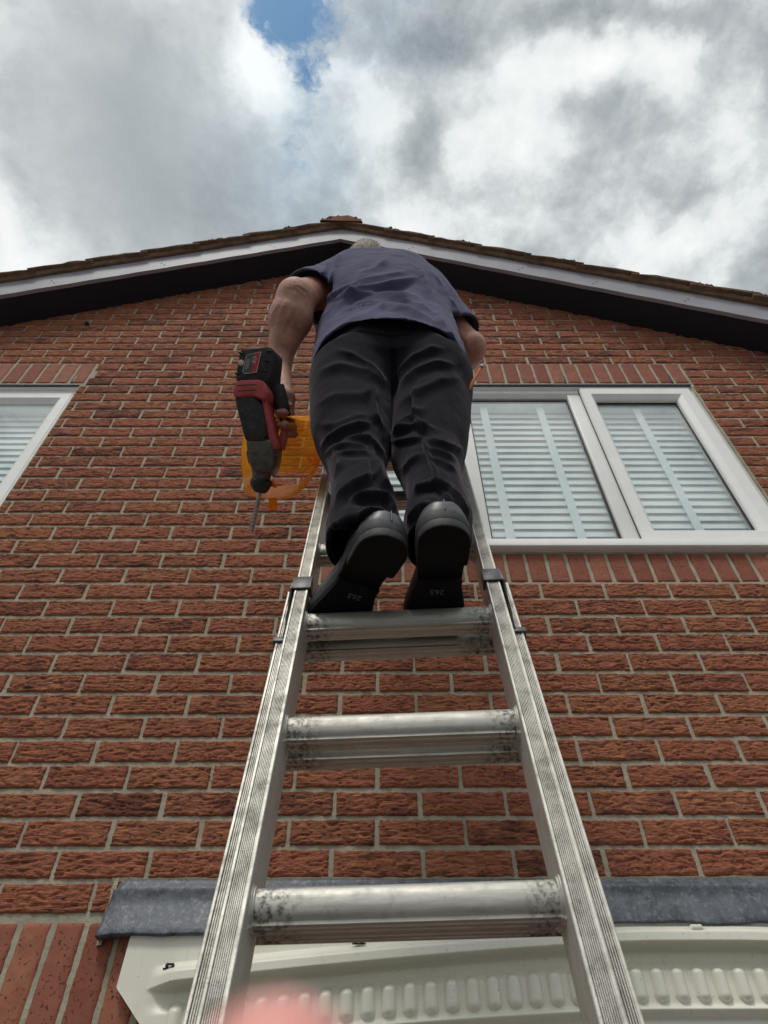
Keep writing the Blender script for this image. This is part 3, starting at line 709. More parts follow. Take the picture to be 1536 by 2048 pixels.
for k in range(-4, 15): rung(.25 * k, 0, HW + .004)
for k in range(-7, 3): rung(.25 * k + .036, -.072, HW + .030)
for sg in (-1, 1):
    m = MB(); f = lambda s, u, v: lp(s, u, v)
    # pressed steel stay: plate over the front stile, side cheek and a strap running down over the rear stile
    m.box(.552, .590, sg * (HW - .003), sg * (HW + .028), .0145, .0180, f)
    m.box(.552, .590, sg * (HW - .0045), sg * (HW - .0012), -.004, .0180, f)
    m.prism([(.590, .018), (.552, .018), (.540, .004), (.482, -.040), (.478, -.052), (.490, -.052), (.572, -.016), (.600, .0)], sg * (HW + .0245), sg * (HW + .0285), lambda a, b, w: lp(a, w + (sg * .014 * max(0, min(1, (.58 - a) / .1))), b))
    m.box(.478, .490, sg * (HW + .038), sg * (HW + .059), -.062, -.040, f)
    m.build('stay_bracket', M_steel, lad, bevel=.001)
    m = MB(); m.box(.635, .639, sg * (HW + .026), sg * (HW + .054), -.112, -.044, f); m.tube([lp(.639, sg * (HW + .036), -.052), lp(.643, sg * (HW + .036), -.052)], .0035, 10); m.build('end_cap', M_alu, lad)
    m = MB(); m.box(-1.965, -1.90, sg * (HW + .022), sg * (HW + .058), -.118, -.038, f); m.build('rubber_foot', M_black, lad, bevel=.004)
    m = MB(); m.box(3.60, 3.635, sg * (HW - .003), sg * (HW + .027), -.054, .018, f); m.build('end_bumper', M_black, lad, bevel=.003)

# ------------------------------------------------------------------ implicit surfaces for the figure
class Field:
    def __init__(s, lo, hi, h):
        s.lo = np.array(lo, float); s.h = h; s.n = np.ceil((np.array(hi) - s.lo) / h).astype(int) + 1
        s.d = np.full(s.n, 1.0, np.float32)
    def _blk(s, lo, hi):
        a = np.clip(np.floor((np.array(lo) - s.lo) / s.h).astype(int), 0, s.n); b = np.clip(np.ceil((np.array(hi) - s.lo) / s.h).astype(int) + 1, 0, s.n)
        ax = [s.lo[i] + s.h * np.arange(a[i], b[i]) for i in range(3)]
        return tuple(slice(a[i], b[i]) for i in range(3)), np.meshgrid(*ax, indexing='ij')
    def add(s, fn, lo, hi, k=.02):
        sl, (X, Y, Z) = s._blk(np.array(lo) - k - .02, np.array(hi) + k + .02)
        if X.size == 0: return
        dn = fn(X, Y, Z); d = s.d[sl]
        if k > 0: hh = np.clip(.5 + .5 * (d - dn) / k, 0, 1); s.d[sl] = d * (1 - hh) + dn * hh - k * hh * (1 - hh)
        else: s.d[sl] = np.minimum(d, dn)
    def sub(s, fn, lo=None, hi=None, k=0):
        lo = s.lo if lo is None else lo; hi = s.lo + s.h * s.n if hi is None else hi
        sl, (X, Y, Z) = s._blk(lo, hi); dn = -fn(X, Y, Z); d = s.d[sl]
        if k > 0: hh = np.clip(.5 - .5 * (d - dn) / k, 0, 1); s.d[sl] = d * (1 - hh) + dn * hh + k * hh * (1 - hh)
        else: s.d[sl] = np.maximum(d, dn)
    def cap(s, a, b, ra, rb=None, k=.02, sq=None):
        a = np.array(a, float); b = np.array(b, float); rb = ra if rb is None else rb; ab = b - a; L2 = max(ab @ ab, 1e-9); r = max(ra, rb)
        def fn(X, Y, Z):
            t = np.clip(((X - a[0]) * ab[0] + (Y - a[1]) * ab[1] + (Z - a[2]) * ab[2]) / L2, 0, 1)
            return np.sqrt((X - a[0] - t * ab[0]) ** 2 + (Y - a[1] - t * ab[1]) ** 2 + (Z - a[2] - t * ab[2]) ** 2) - (ra + (rb - ra) * t)
        s.add(fn, np.minimum(a, b) - r, np.maximum(a, b) + r, k)
    def ell(s, c, r, k=.02, rot=None):
        c = np.array(c, float); r = np.array(r, float); m = r.max(); Rr = np.eye(3) if rot is None else np.array(rot)
        def fn(X, Y, Z):
            p = np.stack([X - c[0], Y - c[1], Z - c[2]], -1) @ Rr.T; q = p / r; l = np.sqrt((q ** 2).sum(-1)) + 1e-9; g = np.sqrt(((p / r ** 2) ** 2).sum(-1)) + 1e-9
            return l * (l - 1) / g
        s.add(fn, c - m, c + m, k)
    def loft(s, T, k=.02, e=2.2):       # T rows: z, cx, cy, a, b
        T = np.array(T, float); T = T[np.argsort(T[:, 0])]
        def fn(X, Y, Z):
            zz = Z[0, 0, :]; c = [np.interp(zz, T[:, 0], T[:, i]) for i in range(1, 5)]
            qx = np.abs(X - c[0]) / c[2]; qy = np.abs(Y - c[1]) / c[3]; q = (qx ** e + qy ** e) ** (1 / e)
            d = (q - 1) * np.minimum(c[2], c[3]); dz = np.maximum(T[0, 0] - Z, Z - T[-1, 0])
            return np.where(dz > 0, np.sqrt(np.maximum(d, 0) ** 2 + dz ** 2), np.maximum(d, dz))
        s.add(fn, (T[:, 1].min() - T[:, 3].max(), T[:, 2].min() - T[:, 4].max(), T[0, 0]), (T[:, 1].max() + T[:, 3].max(), T[:, 2].max() + T[:, 4].max(), T[-1, 0]), k)
    def mesh(s):                        # naive surface nets
        d = s.d.astype(np.float64); S = d < 0; nx, ny, nz = d.shape
        cnt = np.zeros((nx - 1, ny - 1, nz - 1), int)
        for i in (0, 1):
            for j in (0, 1):
                for k in (0, 1): cnt += S[i:nx - 1 + i, j:ny - 1 + j, k:nz - 1 + k]
        act = (cnt > 0) & (cnt < 8); idx = np.full(cnt.shape, -1); ijk = np.argwhere(act); idx[act] = np.arange(len(ijk))
        acc = np.zeros((len(ijk), 3)); w = np.zeros(len(ijk)); i0 = ijk
        crn = [(i, j, k) for i in (0, 1) for j in (0, 1) for k in (0, 1)]
        for a in crn:
            for ax in range(3):
                if a[ax]: continue
                b = list(a); b[ax] = 1
                A = i0 + a; Bq = i0 + b; da = d[A[:, 0], A[:, 1], A[:, 2]]; db = d[Bq[:, 0], Bq[:, 1], Bq[:, 2]]
                c = (da < 0) != (db < 0); t = np.where(c, da / np.where(c, da - db, 1), 0)
                p = np.tile(np.array(a, float), (len(ijk), 1)); p[:, ax] += t; acc += p * c[:, None]; w += c
        V = (ijk + acc / w[:, None]) * s.h + s.lo
        Q = []
        for ax in range(3):
            o1, o2 = [(1, 2), (2, 0), (0, 1)][ax]
            sl0 = [slice(1, n - 1) for n in (nx, ny, nz)]; sl1 = list(sl0); sl0[ax] = slice(0, -1); sl1[ax] = slice(1, None)
            a = S[tuple(sl0)]; b = S[tuple(sl1)]; e = np.argwhere(a != b); off = np.ones(3, int); off[ax] = 0; e = e + off
            av = S[e[:, 0], e[:, 1], e[:, 2]]
            u1 = np.zeros(3, int); u1[o1] = 1; u2 = np.zeros(3, int); u2[o2] = 1
            g = lambda E: idx[E[:, 0], E[:, 1], E[:, 2]]
            ok = (e[:, ax] < np.array([nx, ny, nz])[ax] - 1); e = e[ok]; av = av[ok]
            q = np.stack([g(e - u1 - u2), g(e - u2), g(e), g(e - u1)], 1); q[~av] = q[~av][:, ::-1]; Q.append(q)
        return V, np.concatenate(Q)
def lapl(V, Q, it=1, lam=.5):
    E = np.concatenate([Q[:, [0, 1]], Q[:, [1, 2]], Q[:, [2, 3]], Q[:, [3, 0]]])
    for _ in range(it):
        acc = np.zeros_like(V); n = np.zeros(len(V))
        for a, b in ((0, 1), (1, 0)): np.add.at(acc, E[:, a], V[E[:, b]]); np.add.at(n, E[:, a], 1)
        V = V + lam * (acc / n[:, None] - V)
    return V
def vnormals(V, Q):
    n = np.cross(V[Q[:, 2]] - V[Q[:, 0]], V[Q[:, 3]] - V[Q[:, 1]]); N_ = np.zeros_like(V)
    for k in range(4): np.add.at(N_, Q[:, k], n)
    return N_ / (np.linalg.norm(N_, axis=1)[:, None] + 1e-12)
def fold(V, Q, lines, keep=None, gain=1.0):
    # lines: (points in photo pixels, height m, half width px, trough factor, side) raised as creases on the back of the cloth
    N_ = vnormals(V, Q); P = pr(V); view = V - CAM; view /= np.linalg.norm(view, axis=1)[:, None]
    face = np.clip(-(N_ * view).sum(1) * 3.0, 0, 1); D = np.zeros(len(V))
    for pts, amp, wd, tr in lines:
        amp = amp * gain
        pts = np.array(pts, float); best = np.full(len(V), 1e9); sgn = np.ones(len(V)); tt = np.zeros(len(V)); L = np.concatenate([[0], np.cumsum(np.linalg.norm(np.diff(pts, axis=0), axis=1))])
        for i in range(len(pts) - 1):
            a, b = pts[i], pts[i + 1]; ab = b - a; t = np.clip(((P - a) @ ab) / (ab @ ab), 0, 1); q = P - a - t[:, None] * ab; d = np.linalg.norm(q, axis=1)
            m = d < best; best[m] = d[m]; sgn[m] = np.sign(ab[0] * q[m, 1] - ab[1] * q[m, 0]); tt[m] = (L[i] + t[m] * np.linalg.norm(ab)) / L[-1]
        env = np.clip(tt / .22, 0, 1) * np.clip((1 - tt) / .22, 0, 1); env = .15 + .85 * env; sd_ = best * sgn
        D += amp * env * ((.5 * np.exp(-(best / wd) ** 2) + .6 * np.exp(-best / (wd * .8))) - tr * np.exp(-((sd_ - 2.0 * wd) / (1.5 * wd)) ** 2))
    D *= face
    if keep is not None: D *= keep
    return V + N_ * D[:, None]
def outl(pairs):
    p = np.array(sorted(pairs), float); return lambda y: float(np.interp(y, p[:, 0], p[:, 1]))

def f_shirt(N, b):
    t = N.n('ShaderNodeTexCoord').outputs['Object']; w1 = N.n('ShaderNodeTexWave'); w1.bands_direction = 'Z'; N.set(w1.inputs['Vector'], t); w1.inputs['Scale'].default_value = 180
    w2 = N.n('ShaderNodeTexWave'); w2.bands_direction = 'X'; N.set(w2.inputs['Vector'], t); w2.inputs['Scale'].default_value = 180; n = N.noise(t, 7, 5, .6)
    N.set(b.inputs['Base Color'], N.mix(N.map(n, .3, .7), (.066, .064, .116), (.090, .087, .152)))
    b.inputs['Sheen Weight'].default_value = .22; b.inputs['Sheen Roughness'].default_value = .4; b.inputs['Sheen Tint'].default_value = (.7, .7, .9, 1)
    h = bump(N, None, N.noise(t, 26, 4, .6), .35, .006); bump(N, b, N.math('ADD', N.math('ADD', w1.outputs['Fac'], w2.outputs['Fac']), N.noise(t, 700, 2, .5)), .25, .0006, h)
M_shirt = mat('navy_jersey', rough=.9, spec=.2, fn=f_shirt)
def f_trous(N, b):
    t = N.n('ShaderNodeTexCoord').outputs['Object']; n = N.noise(t, 5, 5, .6); g = N.noise(t, 900, 2, .5); l = N.noise(t, 340, 2, .4)
    c = N.mix(N.map(n, .3, .7), (.0075, .0065, .0095), (.013, .0115, .016)); c = N.mix(N.map(l, .72, .78, 0, .25), c, (.12, .12, .13)); N.set(b.inputs['Base Color'], c)
    b.inputs['Sheen Weight'].default_value = .16; b.inputs['Sheen Roughness'].default_value = .35; b.inputs['Sheen Tint'].default_value = (.75, .70, .80, 1)
    h = bump(N, None, N.noise(t, 14, 3, .5), .2, .006); bump(N, b, g, .3, .0006, h)
M_trous = mat('black_trouser_cloth', rough=.95, spec=.12, fn=f_trous)
def f_skin(N, b):
    t = N.n('ShaderNodeTexCoord').outputs['Object']; n = N.noise(t, 20, 5, .65); v = N.noise(t, 34, 3, .5, dist=1.4); s = N.noise(t, 160, 3, .6)
    c = N.mix(N.map(n, .3, .7), (.34, .130, .088), (.54, .275, .190)); c = N.mix(N.map(s, .60, .75, 0, .35), c, (.33, .13, .09))
    vein = N.map(N.math('ABSOLUTE', N.math('SUBTRACT', v, .5)), .0, .03, 1, 0); c = N.mix(N.math('MULTIPLY', vein, .35), c, (.26, .17, .19)); N.set(b.inputs['Base Color'], c)
    b.inputs['Subsurface Weight'].default_value = .12; b.inputs['Subsurface Radius'].default_value = (.010, .004, .002); b.inputs['Subsurface Scale'].default_value = .5
    h = bump(N, None, vein, .45, .003); m = N.n('ShaderNodeMapping'); N.set(m.inputs[0], t); m.inputs['Scale'].default_value = (1.6, 1.6, .5)
    bump(N, b, N.math('ADD', N.noise(m.outputs[0], 420, 4, .7), N.math('MULTIPLY', N.noise(t, 60, 3, .6), 1.2)), .55, .0022, h)
M_skin = mat('weathered_skin', rough=.5, fn=f_skin)
def f_hair(N, b):
    t = N.n('ShaderNodeTexCoord').outputs['Object']; m = N.n('ShaderNodeMapping'); N.set(m.inputs[0], t); m.inputs['Scale'].default_value = (1, .5, .35)
    n = N.noise(m.outputs[0], 420, 3, .7); N.set(b.inputs['Base Color'], N.mix(N.map(n, .35, .65), (.20, .155, .120), (.50, .44, .38))); bump(N, b, n, .8, .003)
M_hair = mat('grey_cropped_hair', rough=.7, fn=f_hair)
def f_leather(N, b):
    t = N.n('ShaderNodeTexCoord').outputs['Object']; n = N.noise(t, 30, 5, .6)
    N.set(b.inputs['Base Color'], N.mix(N.map(n, .3, .7), (.045, .048, .058), (.085, .090, .105))); N.set(b.inputs['Roughness'], N.map(n, .3, .7, .42, .55)); bump(N, b, N.noise(t, 300, 3, .6), .15, .0008)
    b.inputs['Coat Weight'].default_value = .1; b.inputs['Coat Roughness'].default_value = .25
M_leather = mat('black_leather', spec=.6, fn=f_leather)
def f_rubber(N, b):
    t = N.n('ShaderNodeTexCoord').outputs['Object']; n = N.noise(t, 60, 6, .7)
    N.set(b.inputs['Base Color'], N.mix(N.map(n, .45, .75), (.016, .016, .018), (.055, .055, .058))); bump(N, b, n, .2, .001)
M_rubber = mat('black_rubber', rough=.65, fn=f_rubber)

# ---- joints
def J(px, py, Y): return at(px, py, Y)
shL = J(664, 574, -.835); elL = J(592, 598, -.935); wrL = J(556, 728, -.825)
shR = J(852, 598, -.835); elR = J(938, 697, -.785); haR = np.array([1.085, -.560, 1.33]); wrR = haR + np.array([.035, -.085, -.03])
# trousers -------------------------------------------------------------
LL = outl([(700, 628), (760, 623), (800, 619), (850, 621), (880, 628), (900, 638), (930, 653), (960, 661), (1000, 664), (1040, 657), (1080, 650), (1110, 654), (640, 634), (1160, 654)])
LI = outl([(640, 784), (700, 784), (780, 787), (850, 784), (900, 780), (925, 772), (950, 768), (965, 771), (985, 782), (1010, 790), (1040, 797), (1080, 804), (1160, 806)])
RI = outl([(640, 784), (700, 784), (780, 787), (850, 784), (900, 781), (925, 786), (940, 798), (960, 808), (980, 814), (1000, 817), (1020, 814), (1050, 808), (1080, 812), (1160, 814)])
RR = outl([(640, 922), (700, 932), (760, 938), (800, 941), (850, 940), (900, 934), (930, 926), (960, 920), (990, 927), (1020, 937), (1050, 945), (1080, 943), (1160, 938)])
def legtab(fl_, fr_, zs, cyf, bf, ov=.0):
    T = []
    for z in zs:
        cy = cyf(z); py = pr((.93, cy, z))[0, 1]; xl = at(fl_(py), py, cy)[0]; xr = at(fr_(py), py, cy)[0]; T.append((z, (xl + xr) / 2, cy, (xr - xl) / 2 + ov - .014 * min(1, max(0, (z - .86) / .07)), bf(z)))
    return T
cyf = lambda z: float(np.interp(z, [.17, .25, .35, .5, .62, .75, .9, 1.05], [-.950, -.940, -.915, -.880, -.868, -.862, -.850, -.835]))
bf = lambda z: float(np.interp(z, [.17, .25, .35, .5, .62, .75, .88, 1.0], [.082, .078, .086, .088, .098, .112, .128, .140]))
H = .0035
TF = Field((.62, -1.10, .12), (1.24, -.60, 1.13), H)
zs = np.arange(.15, 1.08, .03)
TF.loft(legtab(LL, LI, zs, cyf, bf, .001), .001, 2.1); TF.loft(legtab(RI, RR, zs, cyf, bf, .001), .005, 2.1)
for sx, px in ((-1, 715), (1, 858)):
    c = at(px, 700, -.900); TF.ell((c[0], -.880, .870), (.085, .078, .100), .06)
TF.ell((.920, -.815, .98), (.165, .150, .14), .05)
TT_ = []
for z in np.arange(.86, 1.10, .03):
    py = pr((.93, -.84, z))[0, 1]; xl = at(624, py, -.84)[0]; xr = at(936, py, -.84)[0]; TT_.append((z, (xl + xr) / 2, -.825, (xr - xl) / 2 - .020, .158 - .02 * max(0, (.92 - z) / .06)))
TF.loft(TT_, .04, 2.3)
inner = TF.d + .007
sl, (X, Y, Z) = TF._blk(TF.lo, TF.lo + TF.h * TF.n)
hem = .160 + .028 * np.clip((Y + 1.02) / .16, 0, 1) + .004 * np.sin(X * 60)         # back of the hem hangs lower than the front
hem = hem - .016 * np.clip((.80 - X) / .10, 0, 1)
TF.d = np.maximum(TF.d, hem - Z)
TF.d = np.where(Z < .42, np.maximum(TF.d, -inner), TF.d); TF.d = np.maximum(TF.d, Z - 1.09).astype(np.float32)
V_, Q_ = TF.mesh(); V_ = lapl(V_, Q_, 2, .4)
z1 = lambda L, f=2.56, ox=400, oy=460: [(x / f + ox, y / f + oy) for x, y in L]
z2 = lambda L: z1(L, 5.12, 560, 820)
z3 = lambda L: z1(L, 7.68, 700, 900)
z4 = lambda L: z1(L, 3.84, 560, 480)
TL_ = [
 (z1([(690, 610), (780, 640), (880, 700), (960, 790)]), .005, 6, .4), (z1([(600, 730), (720, 690), (860, 720), (960, 800)]), .005, 8, .5),
 (z1([(590, 900), (700, 850), (820, 850), (900, 800)]), .004, 9, .5), (z1([(900, 810), (890, 880), (895, 950), (940, 1010)]), .007, 5, .3),
 (z1([(600, 990), (700, 1000), (800, 960), (890, 945)]), .004, 8, .5),
 (z2([(430, 370), (520, 270), (640, 200), (790, 150), (930, 130)]), .009, 5, .8), (z2([(640, 295), (780, 290), (890, 285), (960, 340), (1040, 420), (1095, 560)]), .008, 4.5, .7),
 (z2([(450, 450), (560, 375), (700, 340), (830, 350), (940, 372)]), .006, 4, .7), (z2([(560, 470), (620, 435), (750, 425), (960, 422)]), .005, 3.5, .6),
 (z2([(950, 370), (1000, 560), (1010, 640), (1050, 720), (1120, 790), (1220, 960)]), .009, 4.5, .5), (z2([(640, 520), (590, 620), (555, 720)]), .005, 5, .4),
 (z2([(560, 970), (640, 860), (760, 760), (900, 690), (1005, 615)]), .009, 5.5, .7), (z2([(700, 900), (900, 880), (1080, 872), (1130, 930), (1190, 1060)]), .010, 5, .7),
 (z2([(480, 1290), (580, 1175), (760, 1110), (900, 1055), (1100, 1020)]), .011, 6, .8), (z2([(640, 1150), (670, 1300), (655, 1480)]), .009, 6, .4),
 (z2([(520, 640), (600, 780), (560, 900)]), .004, 7, .5),
 (z2([(1120, 270), (1230, 175), (1380, 130), (1490, 200), (1560, 260)]), .007, 5, .7), (z2([(1120, 315), (1300, 305), (1460, 280)]), .006, 4, .6),
 (z1([(1105, 810), (1098, 900), (1100, 960), (1150, 1010), (1210, 1025)]), .009, 5, .4), (z1([(1120, 1060), (1145, 1065), (1160, 1130), (1200, 1230), (1215, 1310)]), .009, 4.5, .3),
 (z1([(1010, 730), (1090, 650), (1180, 610), (1250, 610)]), .006, 6, .5), (z1([(1015, 800), (1100, 720), (1200, 680), (1300, 690)]), .007, 6, .6), (z1([(1020, 890), (1110, 830), (1230, 770), (1320, 760)]), .005, 8, .5),
 (z1([(990, 1030), (1060, 960), (1150, 910)]), .006, 6, .6), (z1([(1150, 1070), (1230, 1090), (1330, 1120), (1350, 1180)]), .007, 4, .7), (z1([(1165, 1120), (1240, 1140), (1320, 1180)]), .006, 3.5, .7),
 (z1([(1175, 1165), (1240, 1190), (1310, 1235)]), .005, 3.5, .6), (z3([(950, 650), (1080, 585), (1240, 550), (1310, 522), (1420, 560), (1540, 570)]), .010, 5, .8),
 (z3([(1300, 520), (1400, 600), (1520, 740), (1600, 860)]), .007, 5, .4), (z3([(880, 1120), (1000, 985), (1110, 880), (1260, 835)]), .008, 6, .5),
 (z1([(1030, 1230), (1080, 1180), (1150, 1140)]), .005, 6, .5), (z1([(1260, 1310), (1320, 1370), (1380, 1480)]), .007, 6, .5), (z1([(660, 1110), (720, 1170), (700, 1250)]), .004, 8, .4),
 (z1([(985, 560), (995, 700), (1000, 850)]), -.008, 5, .0), ]
V_ = fold(V_, Q_, TL_, gain=1.3); V_ = fold(V_, Q_, [([(786, 640), (788, 700), (789, 770), (787, 820)], .0022, 2.2, .6), ([(640, 770), (655, 800), (660, 850)], .0014, 2.2, .4), ([(918, 780), (908, 810), (905, 850)], .0014, 2.2, .4), ([(655, 1072), (720, 1046), (790, 1040)], .0016, 2.0, .4)]); V_ = lapl(V_, Q_, 1, .12)
N_ = vnormals(V_, Q_); V_ = V_ + N_ * (.0022 * fbm(V_[:, 0] / .05 + V_[:, 1] / .04, V_[:, 2] / .07, 91, 3))[:, None]
# shirt ----------------------------------------------------------------
TLo = outl([(760, 622), (746, 623), (700, 627), (664, 632), (636, 634), (610, 634), (585, 637), (563, 643), (540, 655), (520, 668), (505, 680)])
TRo = outl([(760, 940), (746, 938), (700, 926), (664, 915), (636, 906), (610, 898), (585, 890), (563, 880), (540, 868), (520, 850), (505, 835)])
SF = Field((.50, -1.14, .84), (1.34, -.56, 1.74), .0038)
yb = lambda z: float(np.interp(z, [.9, .97, 1.05, 1.15, 1.25, 1.35, 1.45, 1.52, 1.58, 1.63], [-1.020, -1.010, -.995, -.980, -.985, -.990, -.978, -.955, -.918, -.87]))
yf = lambda z: float(np.interp(z, [.9, 1.0, 1.1, 1.25, 1.45, 1.55, 1.63], [-.655, -.645, -.640, -.66, -.69, -.72, -.78]))
T = []
for z in np.arange(.88, 1.64, .02):
    cy = -.84; py = pr((.93, cy, z))[0, 1]; xl = at(TLo(py), py, cy)[0]; xr = at(TRo(py), py, cy)[0]; a = (xr - xl) / 2
    T.append((z, (xl + xr) / 2, (yb(z) + yf(z)) / 2, a * float(np.interp(z, [1.40, 1.48, 1.56, 1.64], [1, .93, .74, .50])), (yf(z) - yb(z)) / 2))
SF.loft(T, .001, 2.25)
nk = np.array([.865, -.825, 1.60])
SF.cap(J(682, 580, -.85), J(842, 602, -.85), .078, .076, .06)
SF.cap(J(712, 550, -.875), J(803, 557, -.875), .073, .073, .07)
for (sh, el, f_) in ((shL, elL, .80), (shR, elR, .80)):  # sleeves, cut back below
    e2 = sh + (el - sh) * f_; SF.cap(sh, e2, .076, .077, .035)
    ax_ = (el - sh) / np.linalg.norm(el - sh); lo = np.minimum(e2, el) - .14; hi = np.maximum(e2, el) + .14
cutS = []
sl, (X, Y, Z) = SF._blk(SF.lo, SF.lo + SF.h * SF.n)
shell = SF.d + .006
def plane_dist(p, n): return (X - p[0]) * n[0] + (Y - p[1]) * n[1] + (Z - p[2]) * n[2]
for (sh, el, f_, side) in ((shL, elL, .70, -1), (shR, elR, .76, 1)):
    n_ = (el - sh) / np.linalg.norm(el - sh); c_ = sh + (el - sh) * f_; pd = plane_dist(c_, n_)
    tt_ = (X - sh[0]) * n_[0] + (Y - sh[1]) * n_[1] + (Z - sh[2]) * n_[2]; rad_ = np.sqrt((X - sh[0] - tt_ * n_[0]) ** 2 + (Y - sh[1] - tt_ * n_[1]) ** 2 + (Z - sh[2] - tt_ * n_[2]) ** 2)
    near = (rad_ < .108) & (((X < .70) if side < 0 else (X > 1.098)) | (rad_ < .090)) & (Z > 1.08)
    SF.d = np.where(near, np.maximum(SF.d, pd), SF.d); SF.d = np.where(near & (pd > -.07), np.maximum(SF.d, -shell), SF.d)
hemz = .908 + .012 * np.sin(X * 9 + 1) + .010 * np.clip((Y + .95) / .2, 0, 1)
SF.d = np.maximum(SF.d, hemz - Z); SF.d = np.where((Z < 1.05), np.maximum(SF.d, -shell), SF.d)
nd = np.sqrt(((X - nk[0]) / .078) ** 2 + ((Y - nk[1]) / .080) ** 2); SF.d = np.where(Z > 1.55, np.maximum(SF.d, (1 - nd) * .07), SF.d).astype(np.float32)
VS, QS = SF.mesh(); VS = lapl(VS, QS, 2, .4)
SL_ = [
 (z4([(300, 610), (380, 560), (480, 460), (600, 392), (750, 360), (900, 325), (1050, 285)]), .011, 5, .8), (z4([(350, 620), (450, 520), (560, 420), (700, 405), (900, 430), (1050, 445), (1130, 500)]), .011, 5.5, .8),
 (z4([(320, 700), (430, 585), (560, 490), (700, 468), (800, 482), (950, 522), (1150, 590), (1240, 640)]), .011, 5.5, .8), (z4([(930, 440), (1020, 482), (1100, 512), (1200, 580), (1250, 650)]), .008, 4.5, .7),
 (z4([(690, 530), (780, 502), (812, 478)]), .006, 4.5, .6), (z4([(340, 500), (400, 430), (540, 360), (580, 325)]), .007, 4.5, .7), (z4([(435, 180), (400, 270), (360, 400), (330, 560)]), .009, 5, .5),
 (z4([(410, 260), (380, 350), (350, 470)]), .005, 4, .5), (z4([(1080, 200), (1130, 330), (1170, 450), (1220, 600), (1290, 700), (1380, 850)]), .008, 5, .5), (z4([(1180, 300), (1200, 420), (1230, 560)]), .005, 4, .5),
 (z4([(460, 95), (435, 160), (425, 230)]), .006, 5, .4), (z4([(540, 320), (700, 305), (900, 272), (1000, 240)]), .006, 8, .6), (z4([(835, 115), (790, 180), (700, 240), (600, 262)]), .006, 8, .5),
 (z4([(300, 800), (420, 690), (500, 640), (620, 560)]), .005, 6, .6), (z4([(350, 850), (480, 690), (500, 675)]), .004, 4, .5), (z4([(600, 560), (760, 540), (950, 560), (1130, 640)]), .005, 7, .5),
 (z4([(230, 180), (290, 200), (330, 250)]), .006, 5, .5), (z4([(190, 240), (250, 260), (300, 320)]), .006, 5, .5), (z4([(330, 150), (350, 210), (310, 290)]), .006, 5, .5), (z4([(1160, 240), (1230, 340), (1300, 450)]), .005, 6, .4), (z4([(1290, 440), (1350, 520), (1380, 600)]), .005, 4, .4),
 (z4([(250, 940), (330, 850), (470, 750), (640, 670), (830, 650), (1000, 662), (1200, 662), (1280, 730), (1400, 930)]), .0018, 2.5, .0)]
VS = fold(VS, QS, SL_, gain=1.45); VS = lapl(VS, QS, 1, .15)
N_ = vnormals(VS, QS); VS = VS + N_ * (.003 * fbm(VS[:, 0] / .07 + VS[:, 1] / .05, VS[:, 2] / .05, 95, 3))[:, None]

def sample(Fd, arr, Pn):
    q = np.clip((Pn - Fd.lo) / Fd.h, 0, np.array(arr.shape) - 1.001); i = q.astype(int); f = q - i; r = 0
    for a in (0, 1):
        for b in (0, 1):
            for c in (0, 1): r = r + arr[i[:, 0] + a, i[:, 1] + b, i[:, 2] + c] * (f[:, 0] if a else 1 - f[:, 0]) * (f[:, 1] if b else 1 - f[:, 1]) * (f[:, 2] if c else 1 - f[:, 2])
    return r
outer = shell - .006
def tuck(V, Q, zlo, gap):
    gr = np.stack(np.gradient(outer, SF.h), -1)
    for _ in range(4):
        d = sample(SF, outer, V); g = np.stack([sample(SF, gr[..., k], V) for k in range(3)], 1); g /= np.linalg.norm(g, axis=1)[:, None] + 1e-9
        ex = np.clip(d + gap, 0, .06) * np.clip((V[:, 2] - zlo) / .03, 0, 1); V = V - g * ex[:, None]
    return lapl(V, Q, 1, .3)
V_ = tuck(V_, Q_, .875, .016); trs_V = V_
# body: one continuous skin ----------------------------------------------
HB = .0046
BF = Field((.44, -1.08, .08), (1.36, -.42, 2.02), HB)
hd = at(735, 507, -.775); hd = np.array([hd[0], -.790, 1.780])
BF.ell(hd, (.077, .098, .112), .02); BF.ell(hd + (0, .035, -.045), (.060, .070, .075), .03)          # skull and jaw
BF.cap(hd + (0, .100, -.005), hd + (0, .118, -.030), .010, .014, .014)                                   # nose
for sx in (-1, 1):
    BF.ell(hd + (sx * .080, -.005, -.015), (.012, .022, .034), .008); BF.ell(hd + (sx * .030, .088, .012), (.016, .012, .012), .006)   # ears, brows
    BF.ell(hd + (sx * .031, .091, -.002), (.012, .010, .009), .003)
BF.cap(hd + (-.022, .100, -.058), hd + (.022, .100, -.058), .007, .007, .008); BF.ell(hd + (0, .088, -.090), (.026, .022, .018), .02)
BF.cap((nk[0] + .01, -.835, 1.53), hd + (0, -.012, -.06), .064, .058, .03)
tors = [(z, cx, cy, max(.04, a - .026 - (.02 if z < 1.12 else 0)), max(.04, b - .028 - (.030 if z < 1.12 else 0))) for z, cx, cy, a, b in T if z > .93]
BF.loft(tors, .03, 2.2)
for f_, fr_ in ((LL, LI), (RI, RR)):
    TT = legtab(f_, fr_, np.arange(.24, 1.0, .04), cyf, bf); BF.loft([(z, cx, cy, a * .78, b * .80) for z, cx, cy, a, b in TT if z > .27], .02)
# left arm
BF.cap(shL, elL, .053, .051, .03)
mid = elL + (wrL - elL) * .30
BF.cap(elL, mid, .051, .056, .02); BF.cap(mid, wrL, .056, .032, .03); BF.ell(elL + (-.004, -.026, -.006), (.032, .028, .034), .03)
# right arm
BF.cap(shR, elR, .052, .047, .03); midR = elR + (wrR - elR) * .3; BF.cap(elR, midR, .047, .048, .02); BF.cap(midR, wrR, .048, .030, .03); BF.ell(elR + (.008, -.016, -.014), (.034, .032, .034), .02)
